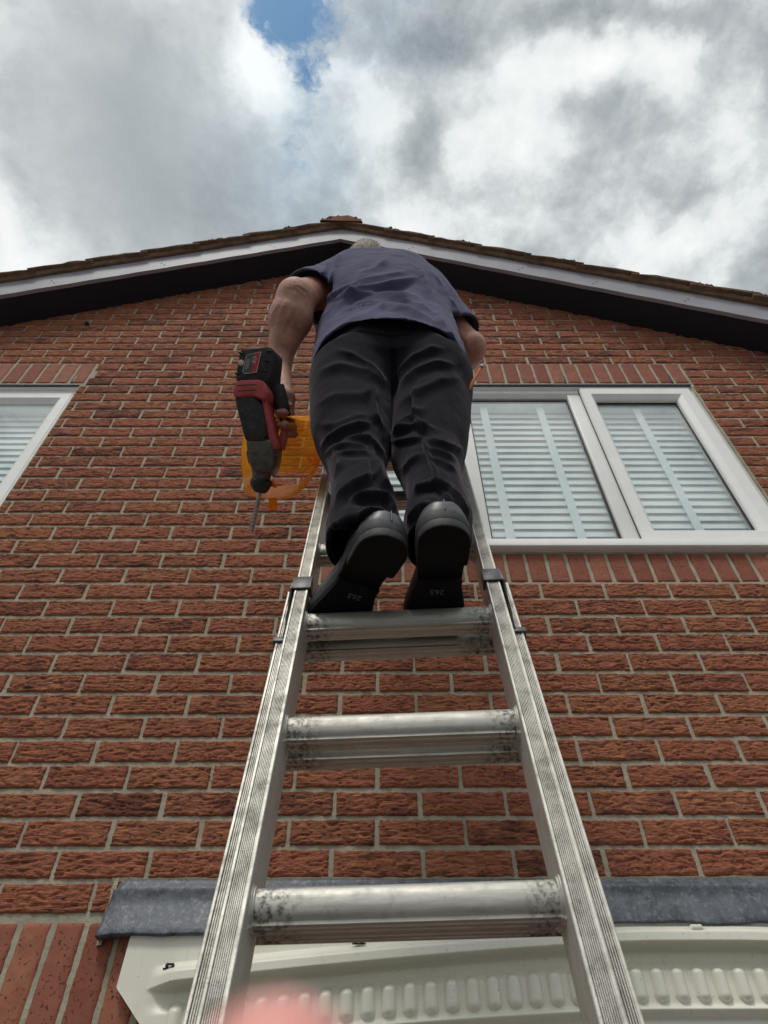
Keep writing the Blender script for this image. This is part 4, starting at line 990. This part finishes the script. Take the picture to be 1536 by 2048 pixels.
# left hand, closed round the drill handle: local frame of the drill (x right, y towards the bit, z away from the camera)
DO = at(520, 850, -.845) ; DX = RM[0]; DYv = RM[1]; DZv = RM[2]
tilt = R(4); DX2 = DX * math.cos(tilt) - DYv * math.sin(tilt) * -1 * 0 ; 
SCL = float(((DO - CAM) @ RM[2]) / F)      # metres per photo pixel at the drill
def dp(px, py, z=0.0): return DO + DX * (px - 520) * SCL + DYv * (py - 850) * SCL + DZv * z
BF.cap(wrL, dp(560, 785, .072), .032, .024, .02); BF.cap(dp(560, 785, .074), dp(566, 842, .076), .020, .019, .02); BF.cap(dp(552, 796, .082), dp(558, 838, .084), .016, .015, .02)
for i, (y, r) in enumerate(((806, .0100), (823, .0112), (848, .0112), (864, .0100))):
    xo = 553 + (y - 806) * .17
    p0 = dp(xo + 16, y - 4, .072); p1 = dp(xo + 20, y, .048); p2 = dp(xo + 9, y + 1, .010 + (.022 if i in (0, 3) else 0)); p3 = dp(xo - 2, y + 1, .012 + (.030 if i in (0, 3) else 0))
    BF.cap(p0, p1, r, r * .95, .006); BF.cap(p1, p2, r * .95, r * .92, .004); BF.cap(p2, p3, r * .92, r * .82, .004)
BF.cap(dp(556, 790, .080), dp(540, 800, .082), .014, .012, .010); BF.cap(dp(540, 800, .082), dp(526, 815, .070), .012, .010, .004)
# right hand on the ladder stile
rs = np.array(lp((1.33 - LP0[2]) / LD[2], HW + .012, -.018)); BF.cap(wrR, rs + (.030, -.045, -.005), .028, .024, .02); BF.cap(rs + (.032, -.050, .03), rs + (.034, -.046, -.035), .020, .018, .02)
for i in range(4):
    z = .034 - .021 * i; p = [rs + (.036, -.030, z), rs + (.030, .040, z), rs + (.004, .050, z - .002), rs + (-.022, .034, z - .003)]
    for a, b_, r in zip(p[:-1], p[1:], (.0105, .010, .009)): BF.cap(a, b_, r, r * .93, .004)
BF.cap(rs + (.020, -.052, .030), rs + (-.012, -.054, .045), .013, .011, .008); BF.cap(rs + (-.012, -.054, .045), rs + (-.034, -.040, .055), .011, .009, .004)
VB, QB = BF.mesh(); VB = lapl(VB, QB, 2, .4)
AL_ = [(z4([(90, 345), (150, 350), (200, 385), (215, 410)]), .0035, 2.6, .8), (z4([(60, 360), (120, 365), (180, 405), (195, 430)]), .003, 2.4, .8), (z4([(0, 470), (-60, 560), (-90, 720)]), .002, 3, .3),
       (z4([(120, 480), (60, 600), (20, 720)]), .003, 3, .4), (z4([(160, 520), (90, 660), (10, 800)]), .0025, 3.5, .4), (z4([(60, 450), (0, 560), (-30, 700)]), .0025, 3, .4),
       (z4([(1370, 690), (1420, 760), (1450, 840)]), .003, 4, .5), (z4([(1340, 740), (1400, 830), (1440, 890)]), .002, 4, .4)]
VB = fold(VB, QB, AL_, gain=.6)
person = npobj('person', VB, QB, M_skin, None, True)
tag(person, 'man on the ladder in navy shirt and black trousers seen from below, holding a drill', 'person')
trs = npobj('trousers', V_, Q_, M_trous, person, True)
shirt = npobj('shirt', VS, QS, M_shirt, person, True)
# hair: a close cap over the skull, ragged at the nape
HF = Field(hd - .14, hd + .14, .0045)
HF.ell(hd + (0, -.004, .006), (.0825, .1035, .114), 0); sl, (X, Y, Z) = HF._blk(HF.lo, HF.lo + HF.h * HF.n)
lim = hd[2] - .045 + np.clip((Y - hd[1] - .01) / .06, 0, 1) * .105 - np.clip(-(Y - hd[1]) / .1, 0, 1) * .025
HF.d = np.maximum(HF.d, (lim - Z) * .7).astype(np.float32); VH, QH = HF.mesh(); VH = lapl(VH, QH, 1, .4)
N_ = vnormals(VH, QH); VH = VH + N_ * (.0018 * rng.random(len(VH)))[:, None]
hair = npobj('hair', VH, QH, M_hair, person, True)
mh = MB(); sel = rng.choice(len(VH), 2600)
for i in sel:
    if VH[i, 1] > hd[1] + .03 and VH[i, 2] < hd[2] + .02: continue
    p = VH[i]; n_ = N_[i] + rng.normal(0, .35, 3); n_ /= np.linalg.norm(n_); t_ = np.cross(n_, (0, 0, 1)); t_ /= np.linalg.norm(t_) + 1e-9; L_ = rng.uniform(.004, .009)
    mh.add([p - t_ * .0005, p + t_ * .0005, p + n_ * L_], [(0, 1, 2)])
obj('hair_strands', mh.V, mh.F, M_hair, hair); bpy.data.objects['hair_strands'].name = 'hair_tuft'
# collar at the nape
m = MB(); na = 28; V = []
for k in range(na + 1):
    a = 2 * math.pi * k / na
    for rr_, z in ((.078, 1.585), (.074, 1.620), (.078, 1.628), (.086, 1.600), (.090, 1.578)): V.append((nk[0] + rr_ * math.cos(a), nk[1] + .005 + rr_ * 1.02 * math.sin(a), z + .012 * math.sin(a) * -1))
m.add(V, [(k * 5 + j, k * 5 + (j + 1) % 5, (k + 1) * 5 + (j + 1) % 5, (k + 1) * 5 + j) for k in range(na) for j in range(5)]); m.build('collar', M_shirt, shirt, smooth=True)

# ---- shoes: local frame x = along the foot (heel 0 -> toe), y = across, z up from the sole plane
SZ = .1070
def make_shoe(heel, ball, side):
    heel = np.array(heel, float); ball = np.array(ball, float); f = ball - heel; f[2] = 0; f /= np.linalg.norm(f); s_ = np.array([-f[1], f[0], 0.0]) * -1    # right-hand side
    z0 = SZ
    def W_(x, y, z): p = heel + f * x + s_ * y; return (p[0], p[1], z0 + z)
    L_ = .300
    xs = np.concatenate([np.linspace(0, .045, 30) ** 1.0, np.linspace(.05, .23, 30), np.linspace(.235, .300, 30)])
    cap_ = np.sqrt(np.clip(1 - np.clip((.040 - xs) / .0405, 0, 1) ** 2, 0, 1)) * np.clip(1 - np.clip((xs - .225) / .0755, 0, 1) ** 2.3, 0, 1) ** .5
    wl = cap_ * np.interp(xs, [0, .04, .075, .11, .145, .18, .215, .245, .27, .30], [.0415, .0425, .0430, .0395, .0400, .0475, .0550, .0550, .052, .048])
    wr = cap_ * np.interp(xs, [0, .04, .075, .11, .145, .18, .215, .245, .27, .30], [.0415, .0420, .0410, .0350, .0340, .0430, .0510, .0510, .049, .046])
    wl = np.maximum(wl * .94, .001); wr = np.maximum(wr * .94, .001)
    so = 1 if side > 0 else -1
    def out_(x, grow=0.0): a = np.interp(x, xs, wl) + grow; b = np.interp(x, xs, wr) + grow; return (a, b) if side > 0 else (b, a)
    def poly(x0, x1, grow, n=40):
        X = np.linspace(x0, x1, n)
        if x0 <= 0: X = np.concatenate([[-grow], X[1:] ** 1.0])
        return [(x, out_(x, grow if 0 < x < L_ else 0)[0]) for x in X] + [(x, -out_(x, grow if 0 < x < L_ else 0)[1]) for x in X[::-1]]
    root = empty('shoe', W_(.1, 0, 0)); setparent(root, person)
    grow = .0045
    xx = np.concatenate([np.linspace(0, 1, 16) ** 2 * .03, np.linspace(.035, L_ - .03, 44), L_ - .028 + .028 * (1 - (1 - np.linspace(0, 1, 12)) ** 2)])
    def hw_(x, k): return out_(x, 0)[k] * 1.05 + .001
    ol = [(x, hw_(x, 0)) for x in xx] + [(x, -hw_(x, 1)) for x in xx[::-1]]
    m = MB(); m.prism(ol, .0145, .034, lambda a, b, w: W_(a, b, w)); sole = m.build('sole', M_rubber, root, bevel=.0012)       # welt and midsole
    wx_ = [x for x in xx if .06 < x < .15]; ow = [(x, hw_(x, 0) * .95) for x in wx_] + [(x, -hw_(x, 1) * .95) for x in wx_[::-1]]
    m = MB(); m.prism(ow, .0128, .0144, lambda a, b, w: W_(a, b, w)); m.build('waist_shade_slab', M_dark, root)  # thin near-black slab, shade under the waist put into the colour
    hx = [x for x in xx if x <= .086]; ol = [(x, hw_(x, 0) * .985) for x in hx] + [(x, -hw_(x, 1) * .985) for x in hx[::-1]]
    m = MB(); m.prism(ol, -.002, .0150, lambda a, b, w: W_(a, b, w)); m.build('heel', M_rubber, root, bevel=.0015)
    m = MB(); m.prism([(x, y * .95) for x, y in ol if x > .0012], -.0034, -.0021, lambda a, b, w: W_(a, b, w)); m.build('heel_shade_slab', M_dark, root)  # thin near-black slab added as the shade on the heel's underside
    fx = [x for x in xx if x >= .125]; ol = [(x, hw_(x, 0) * .98) for x in fx] + [(x, -hw_(x, 1) * .98) for x in fx[::-1]]
    m = MB(); m.prism(ol, .0045, .0150, lambda a, b, w: W_(a, b, w)); m.build('tread', M_dark, root, bevel=.001)  # real tread, its colour blackened to carry the underside shade
    # size moulded into the waist of the sole
    cu = bpy.data.curves.new('size_mark', 'FONT'); cu.body = '265'; cu.size = .017; cu.extrude = .0005; cu.align_x = 'CENTER'
    to = bpy.data.objects.new('size_mark', cu); col.objects.link(to); dg = bpy.context.evaluated_depsgraph_get(); me = bpy.data.meshes.new_from_object(to.evaluated_get(dg)); bpy.data.objects.remove(to)
    Vt = [W_(.150 + v.co.y, v.co.x * -1 , .0038 - v.co.z) for v in me.vertices]; Ft = [tuple(p.vertices) for p in me.polygons]
    obj('size_mark', Vt, Ft, M_mark, root)
    # moulded panel lines
    m = MB()
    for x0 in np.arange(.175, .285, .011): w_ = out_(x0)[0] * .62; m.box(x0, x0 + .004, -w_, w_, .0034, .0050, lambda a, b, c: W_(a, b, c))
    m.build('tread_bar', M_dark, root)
    # upper
    ctr = heel + f * .15 + np.array([0, 0, z0]); UF = Field(ctr - .20, ctr + .20, .0036); UF.h = .0036
    sl, (X, Y, Z) = UF._blk(UF.lo, UF.lo + UF.h * UF.n)
    lx = (X - heel[0]) * f[0] + (Y - heel[1]) * f[1]; ly = (X - heel[0]) * s_[0] + (Y - heel[1]) * s_[1]; lz = Z - z0 - .032
    A_ = np.interp(lx, xs, wl if side > 0 else wr); B_ = np.interp(lx, xs, wr if side > 0 else wl)
    top = np.interp(lx, [0, .02, .06, .10, .14, .18, .22, .26, .29, .30], [.026, .028, .034, .056, .066, .054, .043, .036, .022, .004])
    hwid = np.where(ly > 0, A_, B_) * (1.0 + .03 * np.sin(np.clip(lz / .04, 0, 1) * 3.14)); tz = np.clip(lz / np.maximum(top, .004), 0, 1); shr = np.interp(tz, [0, .25, .5, .75, 1], [1, 1.0, .93, .75, .10]); shr = np.where(lx < .11, np.interp(tz, [0, .3, .7, 1], [1, 1.02, .90, .84]), shr)
    ed = np.abs(ly) - hwid * shr; dd = np.maximum(np.maximum(ed, -lz - .003), np.maximum(lz - top, np.maximum(-lx + .001 - .012 * (1 - tz) * 0, lx - .297)))
    UF.d = dd.astype(np.float32); Vu, Qu = UF.mesh(); Vu = lapl(Vu, Qu, 4, .5); npobj('upper', Vu, Qu, M_leather, root, True)
    m = MB(); m.tube([W_(.078, 0, .04), W_(.082, 0, .09), W_(.088, 0, .13), W_(.094, 0, .175)], [.038, .038, .040, .042], 20); m.build('sock', M_sock, root, smooth=True)
    # back stay, seam and punched band of the wing
    m = MB(); m.tube([W_(-.0006, 0, .033), W_(-.0010, 0, .045), W_(.001, 0, .058)], .0011, 6); m.build('back_seam', M_black, root, smooth=True)
    for sg in (-1, 1):
        m = MB(); pts = []
        for k in range(16):
            t = k / 15; x = .035 + .075 * t; w_ = np.interp(x, xs, (wl if (side > 0) == (sg > 0) else wr)) + .0010; pts.append(W_(x, sg * w_ * (1 - .05 * t), .036 + .030 * math.sin(t * 1.5)))
        m.tube(pts, .0011, 6)
        pts = [W_(x, sg * (np.interp(x, xs, (wl if (side > 0) == (sg > 0) else wr)) - .001), .040 + .010 * math.sin((x - .17) * 30)) for x in np.linspace(.17, .25, 14)]; m2 = MB(); m2.tube(pts, .0012, 6); m2.build('stitching', M_black, root, smooth=True)
        for k in range(9):
            t = k / 8; x = .045 + .055 * t; w_ = np.interp(x, xs, (wl if (side > 0) == (sg > 0) else wr)) + .0012; p = W_(x, sg * w_ * (1 - .05 * t), .044 + .028 * math.sin(t * 1.5)); q_ = W_(x, sg * (w_ + .0008) * (1 - .05 * t), .044 + .028 * math.sin(t * 1.5)); m.tube([p, q_], .0013, 6)
        m.build('stitching', M_black, root, smooth=True)
    return root
M_dark = mat('outsole_shade_black', (.0045, .0045, .0055), .75, spec=.2); M_sock = mat('black_sock', (.008, .008, .009), .9); M_mark = mat('moulded_number', (.10, .10, .11), .5)  # outsole black includes painted shade, against the greyer rubber of the sides
make_shoe(atz(784, 1071, SZ), atz(702, 1208, SZ), -1)
make_shoe(atz(893, 1048, SZ), atz(871, 1212, SZ), 1)

# ------------------------------------------------------------------ cordless hammer drill in his left hand
def f_red(N, b):
    t = N.n('ShaderNodeTexCoord').outputs['Object']; n = N.noise(t, 50, 6, .7); N.set(b.inputs['Base Color'], N.mix(N.map(n, .45, .75), (.52, .085, .095), (.33, .07, .07))); bump(N, b, n, .15, .001)
M_red = mat('red_plastic', rough=.5, fn=f_red)
def f_bk(N, b):
    t = N.n('ShaderNodeTexCoord').outputs['Object']; n = N.noise(t, 70, 6, .7); N.set(b.inputs['Base Color'], N.mix(N.map(n, .5, .75), (.020, .021, .023), (.075, .073, .070))); bump(N, b, n, .2, .001)
M_bk = mat('scuffed_black_plastic', rough=.6, fn=f_bk)
def f_gear(N, b):
    t = N.n('ShaderNodeTexCoord').outputs['Object']; n = N.noise(t, 50, 6, .7); N.set(b.inputs['Base Color'], N.mix(N.map(n, .4, .7), (.085, .080, .072), (.19, .17, .145))); bump(N, b, n, .25, .001)
M_gear = mat('dirty_gear_housing', rough=.5, metal=.4, fn=f_gear)
M_bit = mat('drill_steel', (.42, .39, .35), .4, .8)
M_label = mat('battery_label', (.10, .105, .11), .5); M_lred = mat('label_red', (.50, .055, .075), .45); M_lwhite = mat('label_print', (.68, .68, .66), .5); M_paint = mat('dried_paint', (.62, .60, .46), .7)
drill = empty('cordless_drill', tuple(dp(520, 850, .03))); tag(drill, 'red and black cordless hammer drill hanging bit down from the left hand of the man', 'drill')
def slab(pa, za, pb, zb, name, mt, parent, bevel=.004, extra=None):     # rounded loft between two outlines given as (px,py) at depths za (near) and zb (far)
    A = np.array(pa, float); Bq = np.array(pb, float)
    def chaik(P_, f):
        out = []
        for i in range(len(P_)):
            a, b, c = P_[i - 1], P_[i], P_[(i + 1) % len(P_)]
            la = max(np.linalg.norm(a - b), 1e-6); lc = max(np.linalg.norm(c - b), 1e-6)
            p = b + (a - b) * min(.4, f / la); q = b + (c - b) * min(.4, f / lc)
            out += [p, .25 * p + .5 * b + .25 * q, q] if f else [b]
        return np.array(out)
    f = bevel / SCL; A = chaik(A, f); Bq = chaik(Bq, f); ca = A.mean(0); cb = Bq.mean(0)
    def ins(P_, c, d):
        r = np.linalg.norm(P_ - c, axis=1)[:, None]; return c + (P_ - c) * np.maximum(0, 1 - d / np.maximum(r, 1e-6))
    def rs(P_, N_=72):
        k = int(np.argmin(P_[:, 0] + P_[:, 1])); P_ = np.roll(P_, -k, 0); Q = np.vstack([P_, P_[:1]]); L = np.concatenate([[0], np.cumsum(np.linalg.norm(np.diff(Q, axis=0), axis=1))]); t = np.linspace(0, L[-1], N_, endpoint=False)
        return np.stack([np.interp(t, L, Q[:, 0]), np.interp(t, L, Q[:, 1])], 1)
    if bevel: A = rs(A); Bq = rs(Bq)
    n = len(A); lays = [(A, za), (Bq, zb)] if not bevel else [(ins(A, ca, f), za), (ins(A, ca, f * .3), za + bevel * .3), (A + (Bq - A) * (bevel / (zb - za)), za + bevel), (Bq, zb - bevel), (ins(Bq, cb, f * .3), zb - bevel * .3), (ins(Bq, cb, f), zb)]
    V = []
    for P_, z in lays: V += [tuple(dp(x, y, z)) for x, y in P_]
    k = len(lays); m = MB(); m.add(V, [tuple(range(n)), tuple(range((k - 1) * n, k * n))] + [(l * n + i, l * n + (i + 1) % n, (l + 1) * n + (i + 1) % n, (l + 1) * n + i) for l in range(k - 1) for i in range(n)])
    o = m.build(name, mt, parent)
    if bevel:
        o.data.shade_smooth(); o.data.set_sharp_from_angle(angle=R(40))
    return o
# battery
bat = slab([(487, 704), (545, 699), (553, 706), (551, 722), (543, 764), (537, 770), (484, 770), (476, 762), (478, 745), (484, 712)], -.030, [(492, 706), (552, 701), (560, 708), (558, 730), (552, 790), (546, 800), (490, 800), (482, 790), (484, 745), (488, 712)], .050, 'battery', M_bk, drill, .005)
m = MB()
for (x, y) in ((543, 708), (539, 727), (535, 747), (487, 712), (480, 752)): m.tube([dp(x - 4, y - .5, -.0315), dp(x + 4, y + .5, -.0315)], .0022, 8)
m.build('battery_rib', M_black, bat, smooth=True)
lab = slab([(499, 717), (527, 710), (518, 750), (496, 753), (492, 748)], -.0312, [(499, 717), (527, 710), (518, 750), (496, 753), (492, 748)], -.0295, 'label', M_label, bat, 0)
slab([(514, 712), (527, 710), (518, 750), (508, 751)], -.0316, [(514, 712), (527, 710), (518, 750), (508, 751)], -.0300, 'label_band', M_lred, lab, 0)
m = MB()
for a, b_ in (((499, 717), (514, 712.5)), ((514, 712.5), (527, 710)), ((527, 710), (518, 750)), ((518, 750), (496, 753)), ((496, 753), (491, 748)), ((491, 748), (497, 722)), ((497, 722), (499, 717))): m.tube([dp(*a, -.0318), dp(*b_, -.0318)], .0006, 5)
for k in range(5):
    x = 498 + k * 1.5; m.tube([dp(x + 1.4, 724, -.0316), dp(x - 2.6, 746 - k, -.0316)], .00028, 5)
m.build('label_print', M_lwhite, lab)
cu = bpy.data.curves.new('label_text', 'FONT'); cu.body = 'CE'; cu.size = .014; cu.extrude = .0002
to = bpy.data.objects.new('label_text', cu); col.objects.link(to); me = bpy.data.meshes.new_from_object(to.evaluated_get(bpy.context.evaluated_depsgraph_get())); bpy.data.objects.remove(to)
o0 = dp(512, 718, -.0318); ax_ = DYv * .97 - DX * .20; ay_ = DX * .97 + DYv * .2
obj('label_text', [tuple(o0 + ax_ * v.co.x + ay_ * v.co.y * .8 - DZv * v.co.z) for v in me.vertices], [tuple(p.vertices) for p in me.polygons], M_lwhite, lab)
m = MB(); m.tube([dp(487.5, 731, -.029), dp(487.5, 731, -.0325), dp(487.5, 731, -.034)], [.0075, .0068, .003], 14); m.build('paint_blob', M_paint, bat, smooth=True)
# motor housing and body
hs = slab([(478, 772), (486, 766), (524, 765), (534, 769), (541, 790), (536, 806), (512, 797), (475, 800), (472, 790)], -.040, [(484, 775), (492, 770), (538, 770), (545, 778), (549, 796), (546, 812), (535, 816), (486, 812), (480, 800)], .040, 'motor_housing', M_red, drill, .005)
m = MB()
for y in (777, 788): m.tube([dp(482, y, -.0405), dp(520, y - 2, -.0405)], .0007, 6)
m.build('housing_groove', M_black, hs)
slab([(475, 799), (512, 795), (528, 812), (536, 850), (540, 876), (533, 884), (498, 884), (494, 878), (480, 822)], -.036, [(484, 800), (532, 800), (542, 830), (547, 880), (540, 895), (502, 895), (490, 830)], .036, 'motor_body', M_bk, drill, .006)
slab([(527, 800), (535, 797), (545, 838), (552, 868), (560, 894), (552, 902), (541, 880), (534, 845)], -.028, [(529, 800), (538, 797), (548, 838), (554, 868), (562, 894), (553, 902), (543, 880), (536, 845)], .030, 'side_fairing', M_red, drill, .003)
gb = slab([(496, 881), (541, 880), (547, 884), (556, 915), (552, 938), (544, 948), (508, 942), (500, 920)], -.032, [(500, 881), (552, 878), (562, 886), (560, 915), (555, 940), (545, 952), (512, 948), (505, 920)], .034, 'gear_housing', M_gear, drill, .007)
m = MB(); m.tube([dp(540, 907, -.0335), dp(540, 907, -.031)], .0022, 10); m.build('housing_screw', M_black, gb)
slab([(494, 905), (500, 896), (504, 925), (499, 928)], -.012, [(494, 905), (500, 896), (504, 925), (499, 928)], .012, 'mode_knob', M_bk, drill, .002)
m = MB(); m.tube([dp(525, 935, .0), dp(524, 945, 0), dp(523, 957, 0), dp(523, 960, 0)], [.026, .024, .021, .020], 28); m.build('nose_collar', M_gear, drill, smooth=True, bevel=0)
m = MB(); m.tube([dp(523, 958, 0), dp(522.5, 962, 0), dp(522, 968, 0), dp(521.5, 978, 0), dp(521, 983, 0), dp(520.5, 986, 0)], [.0215, .0258, .0258, .0200, .0165, .010], 28); chk = m.build('chuck', M_bk, drill, smooth=True)
# spiral bit
bp0 = dp(520, 984, 0); bp1 = dp(502, 1066, .000); m = MB(); m.tube([bp0, bp0 + (bp1 - bp0) * .20], .0052, 12)
nseg = 150; V = []; na = 12; t_ = (bp1 - bp0) / np.linalg.norm(bp1 - bp0); u_ = np.cross(t_, (0, 0, 1)); u_ /= np.linalg.norm(u_); w_ = np.cross(t_, u_)
for i in range(nseg + 1):
    f_ = .18 + .82 * i / nseg; p = bp0 + (bp1 - bp0) * f_; tw = f_ * 34; tip = 1.0 if f_ < .985 else .7
    for k in range(na):
        a = 2 * math.pi * k / na; r = (.0030 + .0017 * abs(math.cos(a)) ** .7) * tip; r *= 1.3; V.append(tuple(p + (u_ * math.cos(a + tw) + w_ * math.sin(a + tw)) * r))
m.add(V, [(i * na + k, i * na + (k + 1) % na, (i + 1) * na + (k + 1) % na, (i + 1) * na + k) for i in range(nseg) for k in range(na)] + [tuple(range(nseg * na, (nseg + 1) * na))]); m.build('drill_bit', M_bit, chk, smooth=False)
# handle loop on the far side with trigger
m = MB(); m.tube([dp(548, 770, .028), dp(556, 795, .026), dp(562, 815, .026), dp(568, 835, .028), dp(571, 852, .030)], [.021, .0195, .0175, .0150, .012], 16); hn = m.build('handle', M_bk, drill, smooth=True)
slab([(556, 812), (561, 820), (572, 842), (573, 850), (568, 856), (565, 845), (558, 828)], .012, [(556, 812), (561, 820), (572, 842), (573, 850), (568, 856), (565, 845), (558, 828)], .044, 'handle_back', M_red, hn, .003)
slab([(563, 853), (572, 846), (573, 862), (568, 892), (563, 900), (556, 888), (557, 868)], .010, [(563, 853), (572, 846), (573, 862), (568, 892), (563, 900), (556, 888), (557, 868)], .044, 'handle_foot', M_red, hn, .003)
slab([(548, 838), (555, 842), (553, 862), (546, 856)], .014, [(548, 838), (555, 842), (553, 862), (546, 856)], .034, 'trigger', M_red, hn, .002)

# ------------------------------------------------------------------ translucent orange alarm box cover behind the drill
def f_amber(N, b, op=.55):
    nt = N.nt; out = [n for n in nt.nodes if n.type == 'OUTPUT_MATERIAL'][0]
    tr = N.n('ShaderNodeBsdfTransparent'); tr.inputs[0].default_value = (1.0, .66, .16, 1); b.inputs['Base Color'].default_value = (1.0, .42, .03, 1); b.inputs['Roughness'].default_value = .18
    t = N.n('ShaderNodeTexCoord').outputs['Object']; bump(N, b, N.noise(t, 60, 3, .5), .25, .002)
    tl = N.n('ShaderNodeBsdfTranslucent'); tl.inputs[0].default_value = (1.0, .42, .03, 1); m0 = N.n('ShaderNodeMixShader'); m0.inputs[0].default_value = .6; nt.links.new(b.outputs[0], m0.inputs[1]); nt.links.new(tl.outputs[0], m0.inputs[2])
    m = N.n('ShaderNodeMixShader'); m.inputs[0].default_value = op; nt.links.new(tr.outputs[0], m.inputs[1]); nt.links.new(m0.outputs[0], m.inputs[2]); nt.links.new(m.outputs[0], out.inputs[0])
M_amber = mat('translucent_orange_plastic', fn=f_amber); M_amber2 = mat('thick_orange_plastic', fn=lambda N, b: f_amber(N, b, .78))
CO = at(560, 920, -.760); CS = float(((CO - CAM) @ RM[2]) / F); cax = RM[2]
def cp(px, py, z=0.0): return CO + DX * (px - 560) * CS + DYv * (py - 920) * CS + DZv * z
cov = empty('alarm_box_cover', tuple(cp(565, 900, .03))); tag(cov, 'see-through orange plastic alarm box cover hanging behind the drill beside his left leg', 'alarm cover')
rim = [(492, 868), (510, 846), (548, 838), (590, 835), (630, 836), (668, 850), (680, 880), (648, 912), (640, 932), (628, 956), (610, 980), (590, 994), (560, 1001), (520, 998), (500, 992), (493, 975), (488, 940), (487, 905)]
def resample(P_, n):
    P_ = np.array(P_ + [P_[0]], float); L = np.concatenate([[0], np.cumsum(np.linalg.norm(np.diff(P_, axis=0), axis=1))]); t = np.linspace(0, L[-1], n, endpoint=False); Q = np.stack([np.interp(t, L, P_[:, 0]), np.interp(t, L, P_[:, 1])], 1)
    for _ in range(3): Q = .5 * Q + .25 * (np.roll(Q, 1, 0) + np.roll(Q, -1, 0))
    return Q
rq = resample(rim, 120); cen = np.array([572., 915.])
back = rq.copy(); back = cen + (back - cen) * np.array([.90, .82]); back[:, 1] -= 14
V = []; 
lay = [(rq, -.030), (cen + (rq - cen) * .985, -.032), (cen + (rq - cen) * .965, -.010), (back, .050)]
for pts, z in lay: V += [tuple(cp(x, y, z)) for x, y in pts]
n = 120; Fc = [(l * n + i, l * n + (i + 1) % n, (l + 1) * n + (i + 1) % n, (l + 1) * n + i) for l in range(3) for i in range(n)]
m = MB(); m.add(V, Fc); m.build('cover_rim', M_amber2, cov, smooth=True)
# face with a window left open towards the bottom
face = [p for p in back if p[1] < 946]; face = sorted(face, key=lambda p: math.atan2(p[1] - 880, p[0] - 572)); V = [tuple(cp(x, y, .050)) for x, y in face]
m = MB(); m.add(V, [tuple(range(len(V)))]); m.build('cover_face', M_amber, cov)
m = MB()
def wob(pts, r=.0009, z=.0485): m.tube([cp(x, y, z) for x, y in pts], r, 6, False)
for cx_, cy_, k in ((590, 852, 8), (606, 850, 7), (583, 856, 4), (598, 856, 4)): wob([(cx_ + k * math.cos(a) * (1 + .25 * math.sin(3 * a)), cy_ + k * .5 * math.sin(a) * (1 + .2 * math.cos(2 * a))) for a in np.linspace(0, 6.3, 26)], .0007)
for k in (5, 8, 11, 14): wob([(621 + k * .9 * (abs(math.cos(a)) ** .6) * np.sign(math.cos(a)) * .8 + k * .3 * math.sin(a), 914 + k * (abs(math.sin(a)) ** .6) * np.sign(math.sin(a)) * .8) for a in np.linspace(0, 6.3, 30)], .0008)
wob([(598, 955), (604, 938), (616, 930), (632, 922), (645, 906)], .0016); wob([(556, 950), (575, 948), (596, 952), (604, 966)], .0014); wob([(575, 878), (600, 876), (622, 872)], .0006); wob([(570, 888), (590, 884), (605, 884)], .0006)
m.build('moulded_mark', M_amber2, cov, smooth=True)
def cbox(x0, x1, y0, y1, z0, z1, name, mt, par, bv=.001): mm = MB(); mm.box(x0, x1, y0, y1, z0, z1, lambda a, b, c: tuple(cp(a, b, c))); return mm.build(name, mt, par, bevel=bv)
cbox(541, 558, 996, 1020, -.030, -.026, 'hinge_tab', M_amber, cov); cbox(546, 552, 962, 975, -.028, .02, 'latch_post', M_amber, cov)
cbox(540, 566, 968, 973, -.030, -.020, 'latch_bar', M_amber, cov)
m = MB(); m.tube([cp(556, 971, -.034), cp(554, 975, -.030)], [.005, .003], 8); m.tube([cp(553, 968, -.036), cp(553, 973, -.036)], .0022, 8); m.build('fixing_screw', M_bit, cov, smooth=True)

# ------------------------------------------------------------------ pencil in the right pocket
M_orange = mat('orange_pencil_paint', (.75, .17, .03), .35)
a = at(934, 784, -.90); b_ = at(966, 729, -.935); pen = empty('pencil', tuple(a)); tag(pen, 'orange pencil with a metal tip sticking up out of the right trouser pocket', 'pencil')
m = MB(); m.tube([a, a + (b_ - a) * .86], .0040, 6); m.build('pencil_shaft', M_orange, pen)
m = MB(); m.tube([a + (b_ - a) * .86, a + (b_ - a) * .92], .0042, 12); m.build('pencil_band', M_black, pen, smooth=True)
m = MB(); m.tube([a + (b_ - a) * .92, b_], [.0041, .0036], 12); m.build('ferrule', M_alu, pen, smooth=True)
# ------------------------------------------------------------------ photographer's fingertip at the bottom edge, far out of focus
M_pink = mat('pink_fingertip_skin', (.78, .34, .30), .5)
def fpos(px, py, d): c = np.array([(px - 768) / F, (py - 1024) / F, 1.0]) * d; return CAM + RM.T @ c
fa = fpos(545, 2206, .030); fb = fpos(520, 2900, .034); FFd = Field(np.minimum(fa, fb) - .012, np.maximum(fa, fb) + .012, .0006)
FFd.cap(fa, fb, .0040, .0062, .0); FFd.ell(fa + (fb - fa) * .2, (.0046, .0046, .0046), .003); Vf, Qf = FFd.mesh(); fin = npobj('finger', Vf, Qf, M_pink, None, True)
tag(fin, 'blurred pink fingertip of the photographer poking into the bottom edge of the view', 'finger')
